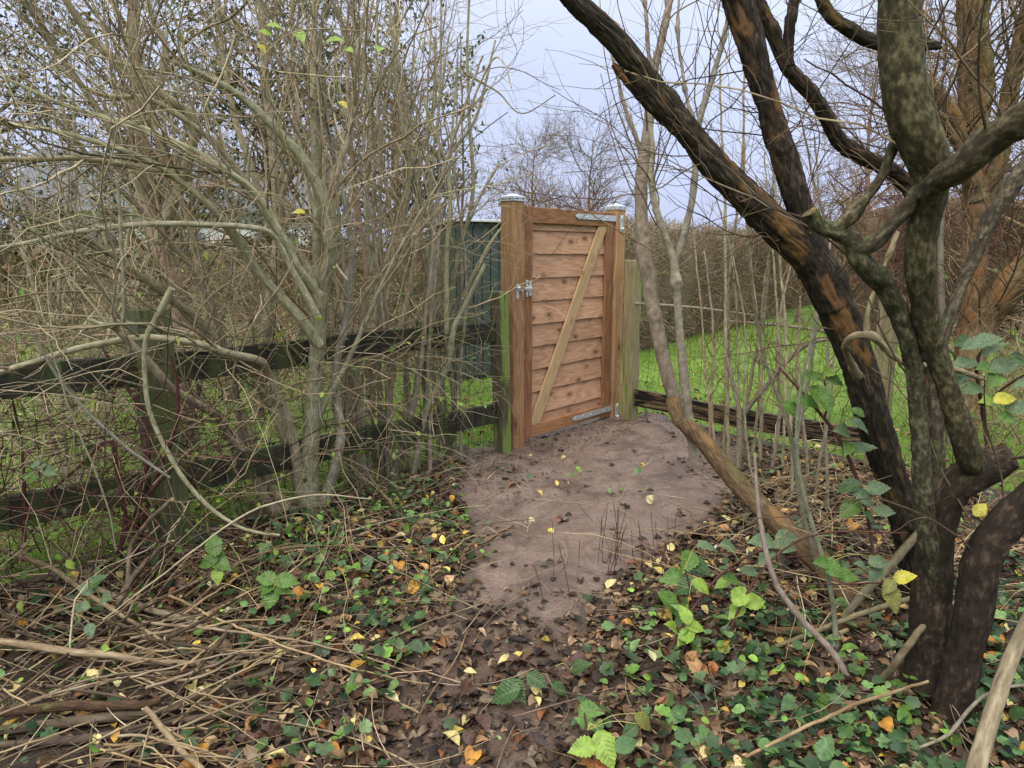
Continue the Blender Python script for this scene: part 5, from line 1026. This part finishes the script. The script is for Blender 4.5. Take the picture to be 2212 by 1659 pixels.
bramble('three oval leaves hanging before the rail beyond the mossy post', [([(95, 940, 3), (92, 975, 3), (84, 1015, 3)], [2.72, 2.7])], [(80, 1005, 2.7, 34, 'grey', 250), (108, 1018, 2.7, 36, 'grey', 120), (62, 1030, 2.7, 34, 'mid', 260)], M_tan)
bramble('few lingering green leaves high on the shrub twigs', [([(560, 130, 3), (620, 75, 3), (700, 62, 3), (780, 66, 2)], [3.2, 3.2])], [(592, 56, 3.2, 36, 'lime', 110), (572, 70, 3.2, 30, 'lime', 290), (648, 78, 3.2, 40, 'lime', 170), (720, 88, 3.2, 52, 'lime', 130), (752, 108, 3.2, 34, 'lime', 160), (740, 225, 3.3, 30, 'yel', 180), (820, 105, 3.3, 30, 'lime', 200), (645, 458, 3.2, 28, 'yel', 240), (566, 104, 3.2, 26, 'yel', 170)], M_twig, name='leafy_twig', cat='twig')

# ------------------------------------------------------------------ single fallen leaves that stand out on the floor
kinds = [('pale yellow', 'oval', (.60, .52, .24), 46), ('pale yellow', 'oval2', (.56, .47, .20), 34), ('orange', 'crum', (.50, .24, .045), 26), ('rust brown', 'oval2', (.26, .11, .05), 46), ('dark brown', 'maple', (.07, .036, .026), 44), ('wet plum brown', 'crum', (.10, .055, .045), 44)]
for cn, lf, col, n in kinds:
    me = leafmesh(lf, col, 'fallen_leaf')
    p = ground_pts(6000, lambda x, y, u, v, p, m: np.clip(1.0 - .9 * m, 0, 1) * (v > 980) * (u > -10) * (u < 2220), y0=1.8, y1=4.8)[:n]
    for k in range(len(p)):
        o = bpy.data.objects.new('fallen_leaf', me); COL.objects.link(o); o.location = (p[k, 0], p[k, 1], p[k, 2] + .020); o.rotation_euler = (rng.normal(0, .3), rng.normal(0, .3), rng.uniform(0, 6.28)); s = rng.uniform(.045, .085); o.scale = (s, s, s)
        tag(o, cn + ' fallen leaf lying on top of the litter', 'leaf', cn + ' fallen leaves on the litter')

# ------------------------------------------------------------------ fallen sticks (each one a thing)
def stick(pts, lift, label, mat=M_dead, group=None, name='fallen_stick', tint=(1, 1, 1), wob=.006, cap='cut', sides=8):
    q = np.asarray(pts, float); lift = np.interp(np.linspace(0, 1, len(q)), np.linspace(0, 1, len(np.atleast_1d(lift))), np.atleast_1d(lift)); w = G(q[:, 0], q[:, 1], lift); d = pix(w)[2]
    r = resample(np.column_stack([w, q[:, 2] * .5 * d / F]), max(8, int(np.linalg.norm(np.diff(w, axis=0), axis=1).sum() / .03)))
    k = np.cumsum(rng.normal(size=(len(r), 3)), 0); k -= np.linspace(0, 1, len(r))[:, None] * k[-1]; r[:, :3] += wob * k / math.sqrt(len(r))
    b = tuple(r[0, :3]); mb = MB(); mb.tubes(r[:, :3], np.maximum(r[:, 3], .0015), sides, np.asarray(tint, float)[None], rough=.03, cap=cap); tag(mb.build(name, mat, origin=b), label, 'stick', group)
stick([(-30, 1380, 16), (140, 1404, 16), (245, 1414, 15), (315, 1428, 14), (455, 1432, 12), (595, 1428, 9)], [.13, .12, .07, .04], 'thick pale branch lying along the top of the stick heap', M_dead, name='fallen_branch', tint=(1.2, 1.1, .95))
stick([(0, 1187, 11), (105, 1225, 11), (175, 1274, 10), (280, 1337, 9), (402, 1414, 6)], [.2, .14, .08], 'long straight stick slanting down to the thick pale branch', tint=(1.1, 1., .8))
stick([(157, 1253, 12), (245, 1285, 13), (332, 1320, 13), (420, 1341, 13), (437, 1355, 12), (560, 1355, 8)], [.06, .07, .04], 'crooked lichen grey stick lying past the mossy post foot', tint=(1., .98, .9))
stick([(315, 1530, 12), (372, 1592, 13), (437, 1664, 14)], [.16, .1, .05], 'short cut pole with a pale sawn end', M_grey, tint=(1.1, .95, .75))
stick([(0, 1538, 18), (140, 1526, 22), (300, 1522, 20), (345, 1512, 16)], [.09, .08], 'dark rotting branch on the stick heap', M_log, name='fallen_branch', tint=(.5, .45, .45))
stick([(-20, 1580, 20), (175, 1556, 22), (350, 1535, 20), (420, 1505, 18), (595, 1446, 16), (770, 1386, 14)], [.06, .05, .03], 'long blackened branch speckled with yellow lichen', M_dead, name='fallen_branch', tint=(.42, .40, .36))
stick([(-20, 1612, 18), (200, 1590, 20), (420, 1550, 16), (560, 1540, 12), (640, 1590, 8)], [.05, .04], 'dark curved branch under the lichen branch', M_dead, name='fallen_branch', tint=(.38, .34, .33))
stick([(262, 1290, 14), (290, 1240, 12), (330, 1200, 12), (352, 1178, 9), (374, 1168, 5)], [.05, .35], 'grey forked dead stick leaning at the mossy post', tint=(.9, .85, .85)); stick([(275, 1260, 10), (284, 1180, 10), (320, 1130, 10), (372, 1078, 9)], [.08, .5], 'pale snapped stick propped against the mossy post', tint=(1., .92, .9))
stick([(350, 1480, 10), (450, 1440, 9), (520, 1420, 7), (540, 1410, 5)], [.1, .06], 'dark stick crossing the thick pale branch', tint=(.5, .45, .4))
stick([(1676, 1396, 9), (1790, 1350, 11), (1890, 1315, 12), (1985, 1288, 12)], [.05, .14], 'straight olive stick lying from the ivy to the mossy trunk', M_grey, tint=(.85, .8, .6)); stick([(1822, 1335, 14), (1870, 1280, 18), (1930, 1215, 18), (1985, 1150, 16)], [.06, .38], 'smooth grey limb propped against the mossy trunk', M_grey, tint=(.8, .78, .66), name='fallen_branch')
stick([(1610, 1635, 7), (1680, 1602, 8), (1790, 1550, 8), (1860, 1518, 8), (2005, 1472, 6)], [.06, .1, .14], 'long tan stick across the ivy carpet', tint=(1.2, .98, .75)); stick([(1640, 1355, 16), (1720, 1362, 20), (1800, 1355, 20), (1870, 1345, 18)], [.03, .04], 'rotten log half buried in ivy at the curved trunk foot', M_log, name='fallen_branch', tint=(1., .95, .85))
stick([(1700, 1402, 18), (1760, 1388, 16), (1830, 1360, 10)], [.03], 'broken stump of wood with torn pale face in the ivy', M_dead, name='fallen_branch', tint=(1.2, 1.1, .9)); stick([(2105, 1680, 40), (2140, 1560, 36), (2175, 1450, 34), (2215, 1350, 30), (2260, 1260, 26)], [.10, .3, .55], 'split pale branch leaning beside the mossy trunk base', M_dead, name='fallen_branch', tint=(1.1, 1.08, .95))
stick([(1985, 1615, 6), (2050, 1585, 8), (2110, 1520, 8), (2160, 1490, 7), (2230, 1480, 6)], [.05, .2], 'thin bent stick in front of the mossy trunk base', M_grey); stick([(1905, 1470, 16), (1945, 1420, 16), (2010, 1330, 14)], [.03, .3], 'short sloping root sucker at the mossy trunk', M_grey, tint=(.75, .7, .55))
stick([(1010, 1365, 4), (985, 1420, 4), (930, 1500, 4), (900, 1560, 3)], [.02], 'thin stick lying along the wet path edge', tint=(.9, .7, .5)); stick([(720, 1430, 5), (800, 1482, 5), (888, 1530, 5), (905, 1540, 4)], [.04], 'straight pale stalk crossing the path edge herbs', tint=(1.3, 1.15, .9))
stick([(860, 1410, 6), (840, 1395, 8), (780, 1412, 9), (720, 1430, 8), (700, 1440, 6)], [.04], 'lichen spotted stub beside the wet path', tint=(.55, .5, .42)); stick([(1003, 1175, 6), (1040, 1172, 6), (1080, 1150, 5), (1110, 1135, 4)], [.02], 'forked twig on the mud beside the herbs', tint=(.8, .62, .45))
for k in range(110):
    u0 = rng.uniform(-60, 430); v0 = rng.uniform(1290, 1655); L = rng.uniform(180, 620); a = rng.normal(-.12, .38); w = rng.uniform(2.4, 7.5) * (1.3 if k % 4 == 2 else 1); c = [(1.6, 1.4, 1.05), (.9, .78, .6), (.34, .29, .26), (1.2, 1.1, 1.0)][k % 4]
    pts = [(u0 + L * s * math.cos(a), np.clip(v0 + L * s * math.sin(a) + 26 * math.sin(3.1 * s + k), 1180, 1690), w * (1 - .55 * s)) for s in np.linspace(0, 1, 5)]
    lb = [('pale straw coloured stick in the stick heap by the path', 'pale sticks of the heap'), ('brown stick in the stick heap by the path', 'brown sticks of the heap'), ('blackish stick in the stick heap by the path', 'blackish sticks of the heap'), ('greyish stick in the stick heap by the path', 'greyish sticks of the heap')][k % 4]
    stick(pts, [rng.uniform(.02, .14), rng.uniform(.02, .14), rng.uniform(.01, .05)], lb[0], M_dead, lb[1], tint=c, wob=.012, sides=6)
